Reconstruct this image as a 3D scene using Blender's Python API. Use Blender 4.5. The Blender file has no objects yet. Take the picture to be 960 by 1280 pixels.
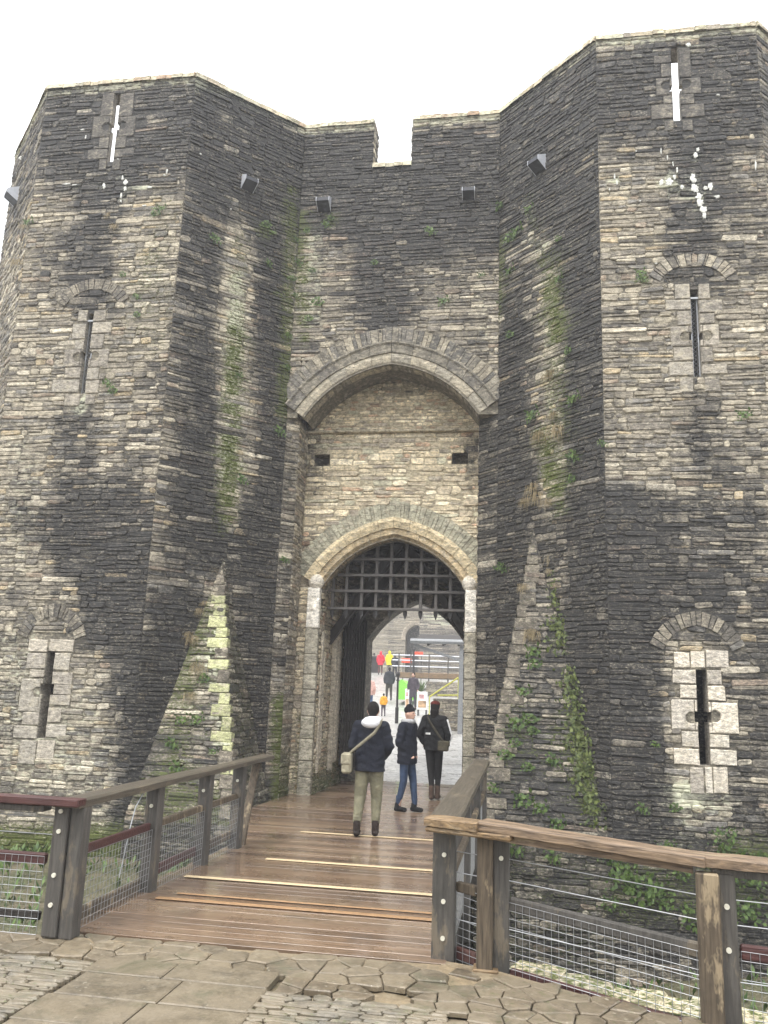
import bpy, math, random
import numpy as np
from mathutils import Vector, Matrix

rad = math.radians
SC = bpy.context.scene
COL = SC.collection

# ---------------------------------------------------------------- camera model
FPX = 1040.0
CAM = np.array([0.0, 0.0, 1.8])
def _axes():
    y = np.array([653-480, 640-871, -FPX]); y = y/np.linalg.norm(y)
    z = np.array([655-480, 640+4465, -FPX]); z = z-z.dot(y)*y; z = z/np.linalg.norm(z)
    return np.array([np.cross(y, z), y, z])
RW = _axes()
def ray(px, py): return RW @ np.array([px-480, 640-py, -FPX])
def on_plane(px, py, P, N):
    """survey point of the photograph on a wall plane"""
    r = ray(px, py); P = np.array(P, float); N = np.array(N, float)
    return CAM+r*((P-CAM).dot(N)/r.dot(N))
def at(px, py, Y): return on_plane(px, py, (0, Y, 0), (0, 1, 0))
def on_ground(px, py, z=0): return on_plane(px, py, (0, 0, z), (0, 0, 1))

# ---------------------------------------------------------------- mesh builder
class MB:
    def __init__(s): s.v = []; s.f = []; s.c = []; s.s = []
    def add(s, vs, fs, base=(.3, .3, .3), stain=(0, 0, 0)):
        n = len(s.v)
        s.v += [tuple(float(q) for q in p) for p in vs]; s.f += [tuple(i+n for i in f) for f in fs]
        s.c += [base]*len(vs)
        s.s += (stain if isinstance(stain, list) else [stain]*len(vs))
    def box(s, x0, x1, y0, y1, z0, z1, base=(.3, .3, .3), bev=0, stain=(0, 0, 0), j=0, rng=None):
        c = np.array([(x0+x1)/2, (y0+y1)/2, (z0+z1)/2])
        s.obox(c, np.eye(3), (x1-x0, y1-y0, z1-z0), base, bev, stain, j, rng)
    def obox(s, c, A, size, base=(.3, .3, .3), bev=0, stain=(0, 0, 0), j=0, rng=None):
        hx, hy, hz = [q/2 for q in size]; A = np.array(A, float); c = np.array(c, float)
        vs = []; fs = []
        if bev <= 0:
            for sx in (-1, 1):
                for sy in (-1, 1):
                    for sz in (-1, 1): vs.append((sx*hx, sy*hy, sz*hz))
            fs = [(0, 1, 3, 2), (4, 6, 7, 5), (0, 4, 5, 1), (2, 3, 7, 6), (0, 2, 6, 4), (1, 5, 7, 3)]
        else:
            b = min(bev, hx*.9, hy*.9, hz*.9); idx = {}
            for sx in (-1, 1):
                for sy in (-1, 1):
                    for sz in (-1, 1):
                        for k in range(3):
                            p = [sx*hx, sy*hy, sz*hz]
                            for q in range(3):
                                if q != k: p[q] -= (sx, sy, sz)[q]*b
                            idx[(sx, sy, sz, k)] = len(vs); vs.append(tuple(p))
            I = lambda a, b_, c_, k: idx[(a, b_, c_, k)]
            for q in (-1, 1):
                fs.append((I(q, -1, -1, 0), I(q, 1, -1, 0), I(q, 1, 1, 0), I(q, -1, 1, 0))[::q])
                fs.append((I(-1, q, -1, 1), I(1, q, -1, 1), I(1, q, 1, 1), I(-1, q, 1, 1))[::-q])
                fs.append((I(-1, -1, q, 2), I(1, -1, q, 2), I(1, 1, q, 2), I(-1, 1, q, 2))[::q])
            for a in (-1, 1):
                for b2 in (-1, 1):
                    fs.append((I(a, b2, -1, 0), I(a, b2, 1, 0), I(a, b2, 1, 1), I(a, b2, -1, 1)))
                    fs.append((I(a, -1, b2, 0), I(a, 1, b2, 0), I(a, 1, b2, 2), I(a, -1, b2, 2)))
                    fs.append((I(-1, a, b2, 1), I(1, a, b2, 1), I(1, a, b2, 2), I(-1, a, b2, 2)))
                    for c2 in (-1, 1): fs.append((I(a, b2, c2, 0), I(a, b2, c2, 1), I(a, b2, c2, 2)))
        if j and rng:
            vs = [tuple(q+rng.uniform(-j, j) for q in p) for p in vs]
        s.add([c+A[0]*p[0]+A[1]*p[1]+A[2]*p[2] for p in vs], fs, base, stain)
    def beam(s, p0, p1, w, h, base=(.3, .3, .3), bev=.006, up=(0, 0, 1), stain=(0, 0, 0), j=0, rng=None):
        p0 = np.array(p0, float); p1 = np.array(p1, float); d = p1-p0; L = np.linalg.norm(d); d = d/L
        side = np.cross(d, np.array(up, float)); side = side/np.linalg.norm(side); u = np.cross(side, d)
        s.obox((p0+p1)/2, [d, side, u], (L, w, h), base, bev, stain, j, rng)
    def tube(s, pts, r, n=8, base=(.3, .3, .3), cap=True, stain=(0, 0, 0)):
        pts = [np.array(p, float) for p in pts]; m = len(pts)
        rs = r if isinstance(r, (list, tuple)) else [r]*m
        vs = []; fs = []; last = None
        for i, p in enumerate(pts):
            d = pts[min(i+1, m-1)]-pts[max(i-1, 0)]; d = d/(np.linalg.norm(d)+1e-9)
            if last is None:
                a = np.array([1., 0, 0]) if abs(d[0]) < .8 else np.array([0, 1., 0])
            else: a = last
            a = a-d*a.dot(d); a /= np.linalg.norm(a); last = a; b = np.cross(d, a)
            for k in range(n):
                t = 2*math.pi*k/n; vs.append(p+(a*math.cos(t)+b*math.sin(t))*rs[i])
        for i in range(m-1):
            for k in range(n):
                k2 = (k+1) % n; fs.append((i*n+k, i*n+k2, (i+1)*n+k2, (i+1)*n+k))
        if cap: fs += [tuple(range(n))[::-1], tuple((m-1)*n+k for k in range(n))]
        s.add(vs, fs, base, stain)
    def cap(s, p0, p1, r0, r1, sq=1.0, n=12, base=(.3, .3, .3)):
        """tapered capsule; sq squashes along y"""
        p0 = np.array(p0, float); p1 = np.array(p1, float); d = p1-p0; L = np.linalg.norm(d)+1e-9; d = d/L
        pts = []; rs = []
        for k in range(5):
            t = k/4*math.pi/2; pts.append(-math.cos(t)*r0); rs.append(max(math.sin(t)*r0, .0005))
        for k in range(5):
            t = (1-k/4)*math.pi/2; pts.append(L+math.cos(t)*r1); rs.append(max(math.sin(t)*r1, .0005))
        a = np.array([1., 0, 0]) if abs(d[0]) < .8 else np.array([0, 1., 0])
        a = a-d*a.dot(d); a /= np.linalg.norm(a); b = np.cross(d, a)
        vs = []; fs = []
        for q, r in zip(pts, rs):
            for k in range(n):
                t = 2*math.pi*k/n; o = (a*math.cos(t)+b*math.sin(t))*r; o[1] *= sq
                vs.append(p0+d*q+o)
        m = len(pts)
        for i in range(m-1):
            for k in range(n):
                k2 = (k+1) % n; fs.append((i*n+k, i*n+k2, (i+1)*n+k2, (i+1)*n+k))
        fs += [tuple(range(n))[::-1], tuple((m-1)*n+k for k in range(n))]
        s.add(vs, fs, base)
    def ell(s, c, r, n=14, m=9, base=(.3, .3, .3)):
        c = np.array(c, float); vs = []; fs = []
        for i in range(m+1):
            ph = math.pi*i/m
            for k in range(n):
                t = 2*math.pi*k/n
                vs.append(c+np.array([r[0]*math.sin(ph)*math.cos(t), r[1]*math.sin(ph)*math.sin(t), r[2]*math.cos(ph)]))
        for i in range(m):
            for k in range(n):
                k2 = (k+1) % n; fs.append((i*n+k, (i+1)*n+k, (i+1)*n+k2, i*n+k2))
        s.add(vs, fs, base)
    def build(s, name, mat, parent=None, smooth=False, loc=None):
        me = bpy.data.meshes.new(name)
        me.from_pydata(s.v, [], s.f)
        if s.v:
            for an, data in (('base', s.c), ('stain', s.s)):
                a = me.attributes.new(an, 'FLOAT_COLOR', 'POINT')
                arr = np.ones((len(s.v), 4), np.float32); arr[:, :3] = np.array(data, np.float32)
                a.data.foreach_set('color', arr.ravel())
        me.materials.append(mat)
        if smooth: me.shade_smooth()
        me.update()
        o = bpy.data.objects.new(name, me); COL.objects.link(o)
        if parent is not None: o.parent = parent
        if loc is not None: o.location = loc
        return o

def tag(o, label=None, cat=None, group=None, kind=None):
    if label: o['label'] = label
    if cat: o['category'] = cat
    if group: o['group'] = group
    if kind: o['kind'] = kind
    return o
def thing(name, label, cat, loc=(0, 0, 0), rz=0, group=None):
    o = bpy.data.objects.new(name, None); COL.objects.link(o); o.empty_display_size = .2
    o.location = loc; o.rotation_euler = (0, 0, rz); return tag(o, label, cat, group)
def build_in(mb, name, mat, root, smooth=False):
    """mesh given in world coordinates, parented to a thing that stands somewhere else (unrotated)"""
    l = np.array(root.location); mb.v = [tuple(np.array(p)-l) for p in mb.v]
    return mb.build(name, mat, root, smooth)
def dup(root):
    r = root.copy(); COL.objects.link(r)
    for ch in list(root.children):
        c = ch.copy(); COL.objects.link(c); c.parent = r
        for g in list(ch.children):
            d = g.copy(); COL.objects.link(d); d.parent = c
    return r

# ---------------------------------------------------------------- materials
def nodes(name):
    m = bpy.data.materials.new(name); m.use_nodes = True; nt = m.node_tree; nt.nodes.clear()
    out = nt.nodes.new('ShaderNodeOutputMaterial'); b = nt.nodes.new('ShaderNodeBsdfPrincipled')
    nt.links.new(b.outputs[0], out.inputs[0]); return m, nt, b
def N(nt, t, **kw):
    n = nt.nodes.new(t)
    for k, v in kw.items():
        if k.startswith('_'): n.inputs[int(k[1:])].default_value = v
        else: setattr(n, k, v)
    return n
def noise(nt, scale, detail=4, rough=.6, vec=None, dist=0):
    n = N(nt, 'ShaderNodeTexNoise'); n.inputs['Scale'].default_value = scale; n.inputs['Detail'].default_value = detail
    n.inputs['Roughness'].default_value = rough; n.inputs['Distortion'].default_value = dist
    if vec is not None: nt.links.new(vec, n.inputs['Vector'])
    return n.outputs[0]
def mth(nt, op, a, b=None, clamp=False):
    n = N(nt, 'ShaderNodeMath', operation=op, use_clamp=clamp)
    for i, x in enumerate((a, b)):
        if x is None: continue
        if isinstance(x, (int, float)): n.inputs[i].default_value = x
        else: nt.links.new(x, n.inputs[i])
    return n.outputs[0]
def mixc(nt, fac, a, b, mode='MIX'):
    n = N(nt, 'ShaderNodeMix', data_type='RGBA', blend_type=mode)
    for i, x in ((0, fac), (6, a), (7, b)):
        if isinstance(x, (int, float)): n.inputs[i].default_value = x
        elif isinstance(x, tuple): n.inputs[i].default_value = x+(1,) if len(x) == 3 else x
        else: nt.links.new(x, n.inputs[i])
    return n.outputs[2]
def ramp(nt, fac, lo, hi, a=0., b=1.):
    n = N(nt, 'ShaderNodeMapRange', clamp=True); nt.links.new(fac, n.inputs[0])
    n.inputs[1].default_value = lo; n.inputs[2].default_value = hi; n.inputs[3].default_value = a; n.inputs[4].default_value = b
    return n.outputs[0]
def bump(nt, b, h, strength, dist):
    n = N(nt, 'ShaderNodeBump'); n.inputs['Strength'].default_value = strength; n.inputs['Distance'].default_value = dist
    nt.links.new(h, n.inputs['Height']); nt.links.new(n.outputs[0], b.inputs['Normal'])
def attr(nt, name):
    n = N(nt, 'ShaderNodeAttribute', attribute_name=name); return n
def posn(nt): return N(nt, 'ShaderNodeNewGeometry').outputs['Position']
def scaled(nt, vec, s):
    n = N(nt, 'ShaderNodeMapping'); n.inputs['Scale'].default_value = s; nt.links.new(vec, n.inputs['Vector']); return n.outputs[0]

def masonry(name='masonry', wet=False):
    m, nt, b = nodes(name); p = posn(nt)
    base = attr(nt, 'base').outputs['Color']; st = N(nt, 'ShaderNodeSeparateColor'); nt.links.new(attr(nt, 'stain').outputs['Color'], st.inputs[0])
    ps = scaled(nt, p, (1, 1, 2.2))
    n1 = noise(nt, 9, 5, .65, ps); n2 = noise(nt, 45, 4, .7, ps); n3 = noise(nt, 1.6, 6, .7, scaled(nt, p, (2.4, 2.4, .32))); n4 = noise(nt, 20, 3, .6, ps)
    k = mth(nt, 'MULTIPLY', ramp(nt, n1, .3, .7, .75, 1.25), ramp(nt, n2, .28, .72, .7, 1.3)) if wet else mth(nt, 'MULTIPLY', ramp(nt, n1, .3, .7, .5, 1.55), ramp(nt, n2, .28, .72, .5, 1.6))
    kk = N(nt, 'ShaderNodeCombineXYZ'); [nt.links.new(k, kk.inputs[i]) for i in range(3)]
    col = mixc(nt, 1.0, base, kk.outputs[0], 'MULTIPLY')
    ms = ramp(nt, noise(nt, 7, 6, .75, scaled(nt, p, (1, 1, 1.6))), .52, .62, 0, .22 if wet else .7); col = mixc(nt, ms, col, mixc(nt, n2, (.26, .235, .18), (.66, .62, .52)))
    dk = ramp(nt, noise(nt, 13, 5, .75, ps), .48, .66, 0, .35 if wet else .62); col = mixc(nt, dk, col, (.05, .047, .04))
    # pale lichen specks
    sp = ramp(nt, noise(nt, 26, 2, .5, p), .66, .74)
    sp = mth(nt, 'MULTIPLY', sp, .5)
    col = mixc(nt, sp, col, (.55, .53, .44))
    col = mixc(nt, 1.0, col, (.92, .87, .80) if wet else (1.24, 1.19, 1.11), 'MULTIPLY')
    # lime / lichen wash
    lf = mth(nt, 'ADD', st.outputs[2], mth(nt, 'MULTIPLY', mth(nt, 'SUBTRACT', n1, .5), 1.6))
    lf = mth(nt, 'MULTIPLY', ramp(nt, lf, .3, .7), ramp(nt, st.outputs[2], .02, .25))
    col = mixc(nt, lf, col, (.60, .60, .45))
    if wet:
        gr = ramp(nt, noise(nt, 1.3, 6, .72, p), .44, .58, 0, .85); col = mixc(nt, gr, col, mixc(nt, n2, (.15, .12, .08), (.24, .20, .14)))
        gm = ramp(nt, noise(nt, 2.3, 6, .75, p, .5), .54, .66, 0, .5); col = mixc(nt, gm, col, (.075, .08, .045))
    # dark algae, plus the shade painted under the upper arch
    df = mth(nt, 'ADD', st.outputs[0], mth(nt, 'ADD', mth(nt, 'MULTIPLY', mth(nt, 'SUBTRACT', n3, .5), 1.1), mth(nt, 'MULTIPLY', mth(nt, 'SUBTRACT', n4, .5), .95)))
    fl = ramp(nt, noise(nt, 18, 5, .8, ps), .5, .66, 1, .55); df = mth(nt, 'MULTIPLY', mth(nt, 'MULTIPLY', ramp(nt, df, .24, .9), .97), fl)
    col = mixc(nt, df, col, mixc(nt, n2, (.007, .007, .008), (.036, .035, .034)))
    # moss
    gf = mth(nt, 'ADD', st.outputs[1], mth(nt, 'MULTIPLY', mth(nt, 'SUBTRACT', n4, .5), 1.5))
    gf = mth(nt, 'MULTIPLY', ramp(nt, gf, .35, .7), ramp(nt, st.outputs[1], .02, .2))
    col = mixc(nt, gf, col, mixc(nt, n2, (.035, .05, .012), (.13, .15, .035)))
    nt.links.new(col, b.inputs['Base Color'])
    nt.links.new(ramp(nt, n3, .35, .65, .3, .6) if wet else ramp(nt, df, 0, 1, .85, .6), b.inputs['Roughness'])
    b.inputs['Specular IOR Level'].default_value = .45 if wet else .35
    h = mth(nt, 'ADD', mth(nt, 'MULTIPLY', n2, .5), mth(nt, 'ADD', n1, mth(nt, 'MULTIPLY', noise(nt, 120, 3, .6, ps), .25)))
    bump(nt, b, h, .5 if wet else .85, .008 if wet else .018); return m
def wood(name, c0, c1, rough=.7, axis=0, wet=False, use_base=False, rot=0, wear=.35):
    m, nt, b = nodes(name); p = posn(nt)
    if rot: mp = N(nt, 'ShaderNodeMapping'); mp.inputs['Rotation'].default_value = (0, 0, rot); nt.links.new(p, mp.inputs['Vector']); p = mp.outputs[0]
    sc = [14, 14, 14]; sc[axis] = .9
    g = noise(nt, 3.2, 6, .65, scaled(nt, p, tuple(sc)), .4); g2 = noise(nt, 2.5, 4, .6, p)
    col = mixc(nt, ramp(nt, g, .3, .7), c0, c1)
    if use_base: col = mixc(nt, .8, col, mixc(nt, 1, attr(nt, 'base').outputs['Color'], mixc(nt, ramp(nt, g, .3, .7), (.55, .55, .55), (1.3, 1.3, 1.3)), 'MULTIPLY'))
    nt.links.new(mixc(nt, ramp(nt, g2, .55, .75, 0, .6), col, (c0[0]*.5, c0[1]*.55, c0[2]*.5)), b.inputs['Base Color'])
    if wet:
        w = ramp(nt, noise(nt, 1.1, 4, .65, p), .4, .62, .1, .34)
        nt.links.new(mth(nt, 'ADD', w, mth(nt, 'MULTIPLY', g, .15)), b.inputs['Roughness'])
        b.inputs['Coat Weight'].default_value = .45; b.inputs['Coat Roughness'].default_value = .12
        bump(nt, b, g, .3, .003)
    else:
        wp = ramp(nt, noise(nt, 5, 5, .7, scaled(nt, p, tuple(1 if i != axis else .35 for i in range(3)))), .56, .62, 0, wear)
        lk = b.inputs['Base Color'].links[0].from_socket; nt.links.new(mixc(nt, wp, lk, mixc(nt, g, (.16, .115, .065), (.42, .34, .22))), b.inputs['Base Color'])
        b.inputs['Roughness'].default_value = rough; bump(nt, b, g, 1.0, .009)
    return m
def plain(name, c, rough=.6, metal=0, nz=.25, sc=20, emit=None, spec=.5):
    m, nt, b = nodes(name); p = posn(nt)
    n = noise(nt, sc, 4, .6, p)
    col = mixc(nt, ramp(nt, n, .3, .7), tuple(q*(1-nz) for q in c), tuple(min(q*(1+nz), 1) for q in c))
    nt.links.new(col, b.inputs['Base Color']); b.inputs['Roughness'].default_value = rough; b.inputs['Metallic'].default_value = metal
    b.inputs['Specular IOR Level'].default_value = spec
    bump(nt, b, n, .25, .004); return m
def cloth(name, c, sc=9, nz=.25):
    m, nt, b = nodes(name); tc = N(nt, 'ShaderNodeTexCoord').outputs['Object']
    n = noise(nt, sc, 3, .6, tc, .6); n2 = noise(nt, 160, 2, .5, tc)
    col = mixc(nt, ramp(nt, n, .35, .65), tuple(q*(1-nz) for q in c), tuple(min(q*(1+nz), 1) for q in c))
    nt.links.new(col, b.inputs['Base Color']); b.inputs['Roughness'].default_value = .85; b.inputs['Specular IOR Level'].default_value = .25
    bump(nt, b, mth(nt, 'ADD', n, mth(nt, 'MULTIPLY', n2, .15)), 1.0, .03); return m
def leafmat(name, c, c2):
    m, nt, b = nodes(name); p = posn(nt); n = noise(nt, 14, 2, .5, p)
    nt.links.new(mixc(nt, ramp(nt, n, .35, .65), c, c2), b.inputs['Base Color']); b.inputs['Roughness'].default_value = .6
    return m
def cobbles():
    m, nt, b = nodes('cobbles'); p = posn(nt)
    v = N(nt, 'ShaderNodeTexVoronoi', feature='DISTANCE_TO_EDGE'); v.inputs['Scale'].default_value = 5.5; nt.links.new(scaled(nt, p, (1, 1.3, 0)), v.inputs['Vector'])
    v2 = N(nt, 'ShaderNodeTexVoronoi'); v2.inputs['Scale'].default_value = 5.5; nt.links.new(scaled(nt, p, (1, 1.3, 0)), v2.inputs['Vector'])
    e = ramp(nt, v.outputs[0], 0, .09); g = noise(nt, 2, 4, .6, p)
    sc_ = N(nt, 'ShaderNodeSeparateColor'); nt.links.new(v2.outputs['Color'], sc_.inputs[0]); col = mixc(nt, sc_.outputs[0], (.38, .37, .35), (.58, .57, .54))  # pale stone colour also carries the sky's reflection off the wet ground
    col = mixc(nt, e, (.12, .115, .10), col); col = mixc(nt, ramp(nt, noise(nt, .6, 4, .7, p), .5, .65, 0, .6), col, (.16, .15, .14))
    nt.links.new(col, b.inputs['Base Color']); nt.links.new(ramp(nt, g, .35, .65, .25, .5), b.inputs['Roughness']); b.inputs['Coat Weight'].default_value = .5; b.inputs['Coat Roughness'].default_value = .3
    bump(nt, b, e, .35, .012); return m
def groundmat():
    m, nt, b = nodes('moat_ground'); p = posn(nt)
    n = noise(nt, 1.6, 5, .65, p); n2 = noise(nt, 14, 4, .7, p)
    col = mixc(nt, ramp(nt, n, .35, .62), (.045, .06, .018), (.12, .10, .06)); col = mixc(nt, ramp(nt, n2, .5, .75), col, (.2, .18, .12))
    nt.links.new(col, b.inputs['Base Color']); b.inputs['Roughness'].default_value = .85; bump(nt, b, n2, 1, .05); return m

M_ST = masonry()
M_DECK = wood('wet_deck_board', (.07, .05, .035), (.19, .14, .10), axis=0, wet=True, use_base=True)
M_OLD = wood('weathered_timber', (.035, .026, .017), (.15, .115, .075), .75, axis=2, wear=.9)
M_GREYW = wood('grey_painted_timber', (.045, .041, .036), (.105, .097, .085), .6, axis=2, wear=.3)
M_RAIL = wood('rail_timber', (.045, .028, .016), (.30, .20, .10), .6, axis=0)
M_RAILY = wood('rail_timber_long', (.045, .038, .028), (.12, .10, .072), .45, axis=1, wear=.2)
M_RAILD = wood('split_rail_timber', (.035, .022, .014), (.30, .21, .13), .55, axis=0, rot=rad(18), wear=.8)
M_RED = wood('maroon_board', (.045, .016, .015), (.09, .03, .025), .5, axis=0, wear=.06)
M_DARKW = wood('dark_timber', (.012, .010, .008), (.045, .037, .03), .8, axis=2, wear=.03)
M_WIRE = plain('galvanised_wire', (.36, .37, .38), .35, .6, .1)
M_IRON = plain('dark_iron', (.035, .032, .03), .5, .3)
M_BAR = plain('portcullis_timber', (.095, .086, .078), .55, 0)
M_SHEET = plain('pale_metal_sheet', (.55, .57, .62), .4, .2, .1)
M_DARKP = plain('dark_metal_sheet', (.05, .052, .06), .5, .2, .1)
M_ZINC = plain('weathered_zinc', (.26, .27, .28), .5, .1, .2)
M_BOLT = plain('pale_bolt_cap', (.62, .6, .5), .5, 0, .1)
M_COB = cobbles(); M_GR = groundmat()
M_LEAF = leafmat('green_leaf', (.03, .06, .014), (.10, .16, .03))
M_LEAF2 = leafmat('moss_leaf', (.04, .06, .015), (.14, .17, .04))
M_STRAW = leafmat('dry_straw', (.18, .14, .07), (.34, .27, .15))

# ---------------------------------------------------------------- stone courses
PAL = [((.10, .095, .09), 3), ((.16, .15, .135), 4), ((.23, .212, .18), 4), ((.31, .285, .235), 3), ((.39, .36, .295), 2.2), ((.25, .20, .16), .9), ((.5, .47, .40), 1.2), ((.155, .155, .155), 2)]
PAL_WARM = [((.42, .37, .27), 4), ((.52, .46, .34), 3.5), ((.36, .315, .24), 3), ((.38, .26, .18), 1.6), ((.60, .55, .43), 2), ((.24, .215, .18), 1.6), ((.38, .375, .29), 1.4)]
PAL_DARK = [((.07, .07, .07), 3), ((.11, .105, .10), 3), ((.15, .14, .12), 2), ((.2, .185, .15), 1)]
def shade(rng, c, a, b):
    k = rng.uniform(a, b); return tuple(q*k for q in c)
def pick(rng, pal):
    c = rng.choices([p[0] for p in pal], [p[1] for p in pal])[0]; k = rng.uniform(.84, 1.16); m = (.25*1.02, .232*1.02, .195*1.02) if pal is not PAL_DARK else c; c = tuple(q*.8+n*.2 for q, n in zip(c, m))
    return tuple(min(q*k, .8) for q in c)
PAL_PALE = [(tuple(min(q*1.22, .8) for q in c), w) for c, w in PAL_WARM]
class Face:
    def __init__(s, O, E, V=(0, 0, 1), strokes=(), base=(0, 0, 0), vfun=None):
        s.O = np.array(O, float); U = np.array(E, float)-s.O; s.W = np.linalg.norm(U); s.U = U/s.W
        s.V = np.array(V, float); s.V /= np.linalg.norm(s.V); s.N = np.cross(s.U, s.V)
        s.strokes = []; s.base = base; s.vfun = vfun
        for ch, pts, r, st in strokes:
            uv = np.array([s.uv(*p) for p in pts]); q = s.P(*uv.mean(0))
            s.strokes.append((ch, uv, r*np.linalg.norm(q-CAM)/FPX, st))
    def P(s, u, v, d=0): return s.O+s.U*u+s.V*v+s.N*d
    def uv(s, px, py):
        p = on_plane(px, py, s.O, s.N)-s.O; return p.dot(s.U), p.dot(s.V)
    def stain(s, uv):
        uv = np.array(uv, float); out = np.tile(np.array(s.base, float), (len(uv), 1))
        if s.vfun: out += s.vfun(uv)
        for ch, pts, r, st in s.strokes:
            d = np.full(len(uv), 1e9)
            if len(pts) == 1: d = np.linalg.norm(uv-pts[0], axis=1)
            for a, b in zip(pts[:-1], pts[1:]):
                ab = b-a; t = np.clip(((uv-a)@ab)/(ab@ab+1e-9), 0, 1)[:, None]
                d = np.minimum(d, np.linalg.norm(uv-(a+t*ab), axis=1))
            w = np.clip(1.35-d/r, 0, 1); out[:, ch] += st*w*w*(3-2*w)
        return np.clip(out, 0, 1.2)
def courses(v0, v1, rng, lo=.11, hi=.24):
    c = [v0]
    while c[-1] < v1-lo: c.append(min(c[-1]+rng.uniform(lo, hi), v1))
    if c[-1] < v1-.001: c[-1] = v1
    return c
def fill(mb, F, cs, spans, rng, pal=PAL, lo=.09, hi=.4, prot=(.004, .026), gap=.006, mean=.08, sj=.2):
    """courses of rubble: spans(v) gives the free intervals at height v"""
    uvs = []; offs = []; n0 = len(mb.v)
    for v0, v1 in zip(cs[:-1], cs[1:]):
        h = v1-v0
        for a, b in spans((v0+v1)/2):
            if b-a < .03: continue
            u = a
            while u < b-.001:
                L = rng.uniform(lo, hi)*(.7+h*5); e = u+L
                if b-e < lo*.7: e = b
                g = gap*rng.uniform(.5, 1.6); d = rng.uniform(*prot)
                n = max(1, min(4, int(h/mean+rng.uniform(.1, 1.0)))); w_ = [rng.uniform(.55, 1.3) for _ in range(n)]; t_ = sum(w_); acc = v0; parts = []
                for x_ in w_: parts.append((acc, acc+h*x_/t_)); acc += h*x_/t_
                cells = []
                for q0, q1 in parts:
                    if L > .26 and rng.random() < .5: m_ = u+(e-u)*rng.uniform(.3, .7); cells += [(u, m_, q0, q1), (m_, e, q0, q1)]
                    else: cells.append((u, e, q0, q1))
                for cu0, cu1, q0, q1 in cells:
                    jj = min(.012, (q1-q0)*.13)
                    J = lambda: rng.uniform(-jj, jj)
                    d = rng.uniform(*prot); a0, a1, b0, b1 = cu0+g, cu1-g, q0+g*.7, q1-g*.7; tl = rng.uniform(-.02, .02)*(a1-a0); so = rng.gauss(0, sj)
                    if a1-a0 < .015: continue
                    hh_ = b1-b0; ww_ = a1-a0; w = min(.013, hh_*.2); cx, cy = (a0+a1)/2, (b0+b1)/2
                    rx = lambda: min(ww_*.4, rng.uniform(.004, .05)); ry = lambda: hh_*rng.uniform(.08, .38)
                    c = [(a0+rx(), b0+J()-tl), (a1-rx(), b0+J()+tl), (a1+J(), b0+ry()+tl), (a1+J(), b1-ry()+tl), (a1-rx(), b1+J()+tl), (a0+rx(), b1+J()-tl), (a0+J(), b1-ry()-tl), (a0+J(), b0+ry()-tl)]
                    ins = [(x+max(-w, min(w, (cx-x)*.5)), y+max(-w, min(w, (cy-y)*.6))) for x, y in c]
                    tx, ty = rng.uniform(-.05, .05), rng.uniform(-.09, .05)
                    V = [F.P(x, y, -.03) for x, y in c]+[F.P(x, y, d-w*.8) for x, y in c]+[F.P(x, y, d+(x-cx)*tx+(y-cy)*ty+rng.uniform(-.003, .003)) for x, y in ins]
                    mb.add(V, STF, pick(rng, pal)); uvs += c+c+ins; offs += [so]*24
                u = e
    if uvs:
        s = F.stain(uvs); s[:, 0] += np.array(offs)*np.clip(s[:, 0]*3, .2, 1); s = np.clip(s, 0, 1.2); mb.s[n0:] = [tuple(q) for q in s]
STF = [tuple(range(16, 24))]
for _k in range(8):
    _q = (_k+1) % 8; STF += [(_k, _q, 8+_q, 8+_k), (8+_k, 8+_q, 16+_q, 16+_k)]
def sub(ivs, a, b):
    out = []
    for x, y in ivs:
        if b <= x or a >= y: out.append((x, y)); continue
        if a > x: out.append((x, a))
        if b < y: out.append((b, y))
    return out
def backing(mb, F, u0, u1, v0, v1, holes=(), base=(.15, .14, .115), d=0, step=.25, flip=False, keep=None):
    us = sorted(set([round(x, 4) for x in np.arange(u0, u1, step)]+[u1]+[q for h in holes for q in (h[0], h[2]) if u0 < q < u1]))
    vs = sorted(set([round(x, 4) for x in np.arange(v0, v1, step)]+[v1]+[q for h in holes for q in (h[1], h[3]) if v0 < q < v1]))
    uv = [(u, v) for v in vs for u in us]; st = [tuple(q) for q in F.stain(uv)]; n = len(us); fs = []
    for j in range(len(vs)-1):
        for i in range(n-1):
            cu, cv = (us[i]+us[i+1])/2, (vs[j]+vs[j+1])/2
            if any(h[0] < cu < h[2] and h[1] < cv < h[3] for h in holes): continue
            if keep and not keep(cu, cv): continue
            f = (j*n+i, j*n+i+1, (j+1)*n+i+1, (j+1)*n+i); fs.append(f[::-1] if flip else f)
    mb.add([F.P(u, v, d) for u, v in uv], fs, base, st)
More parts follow.
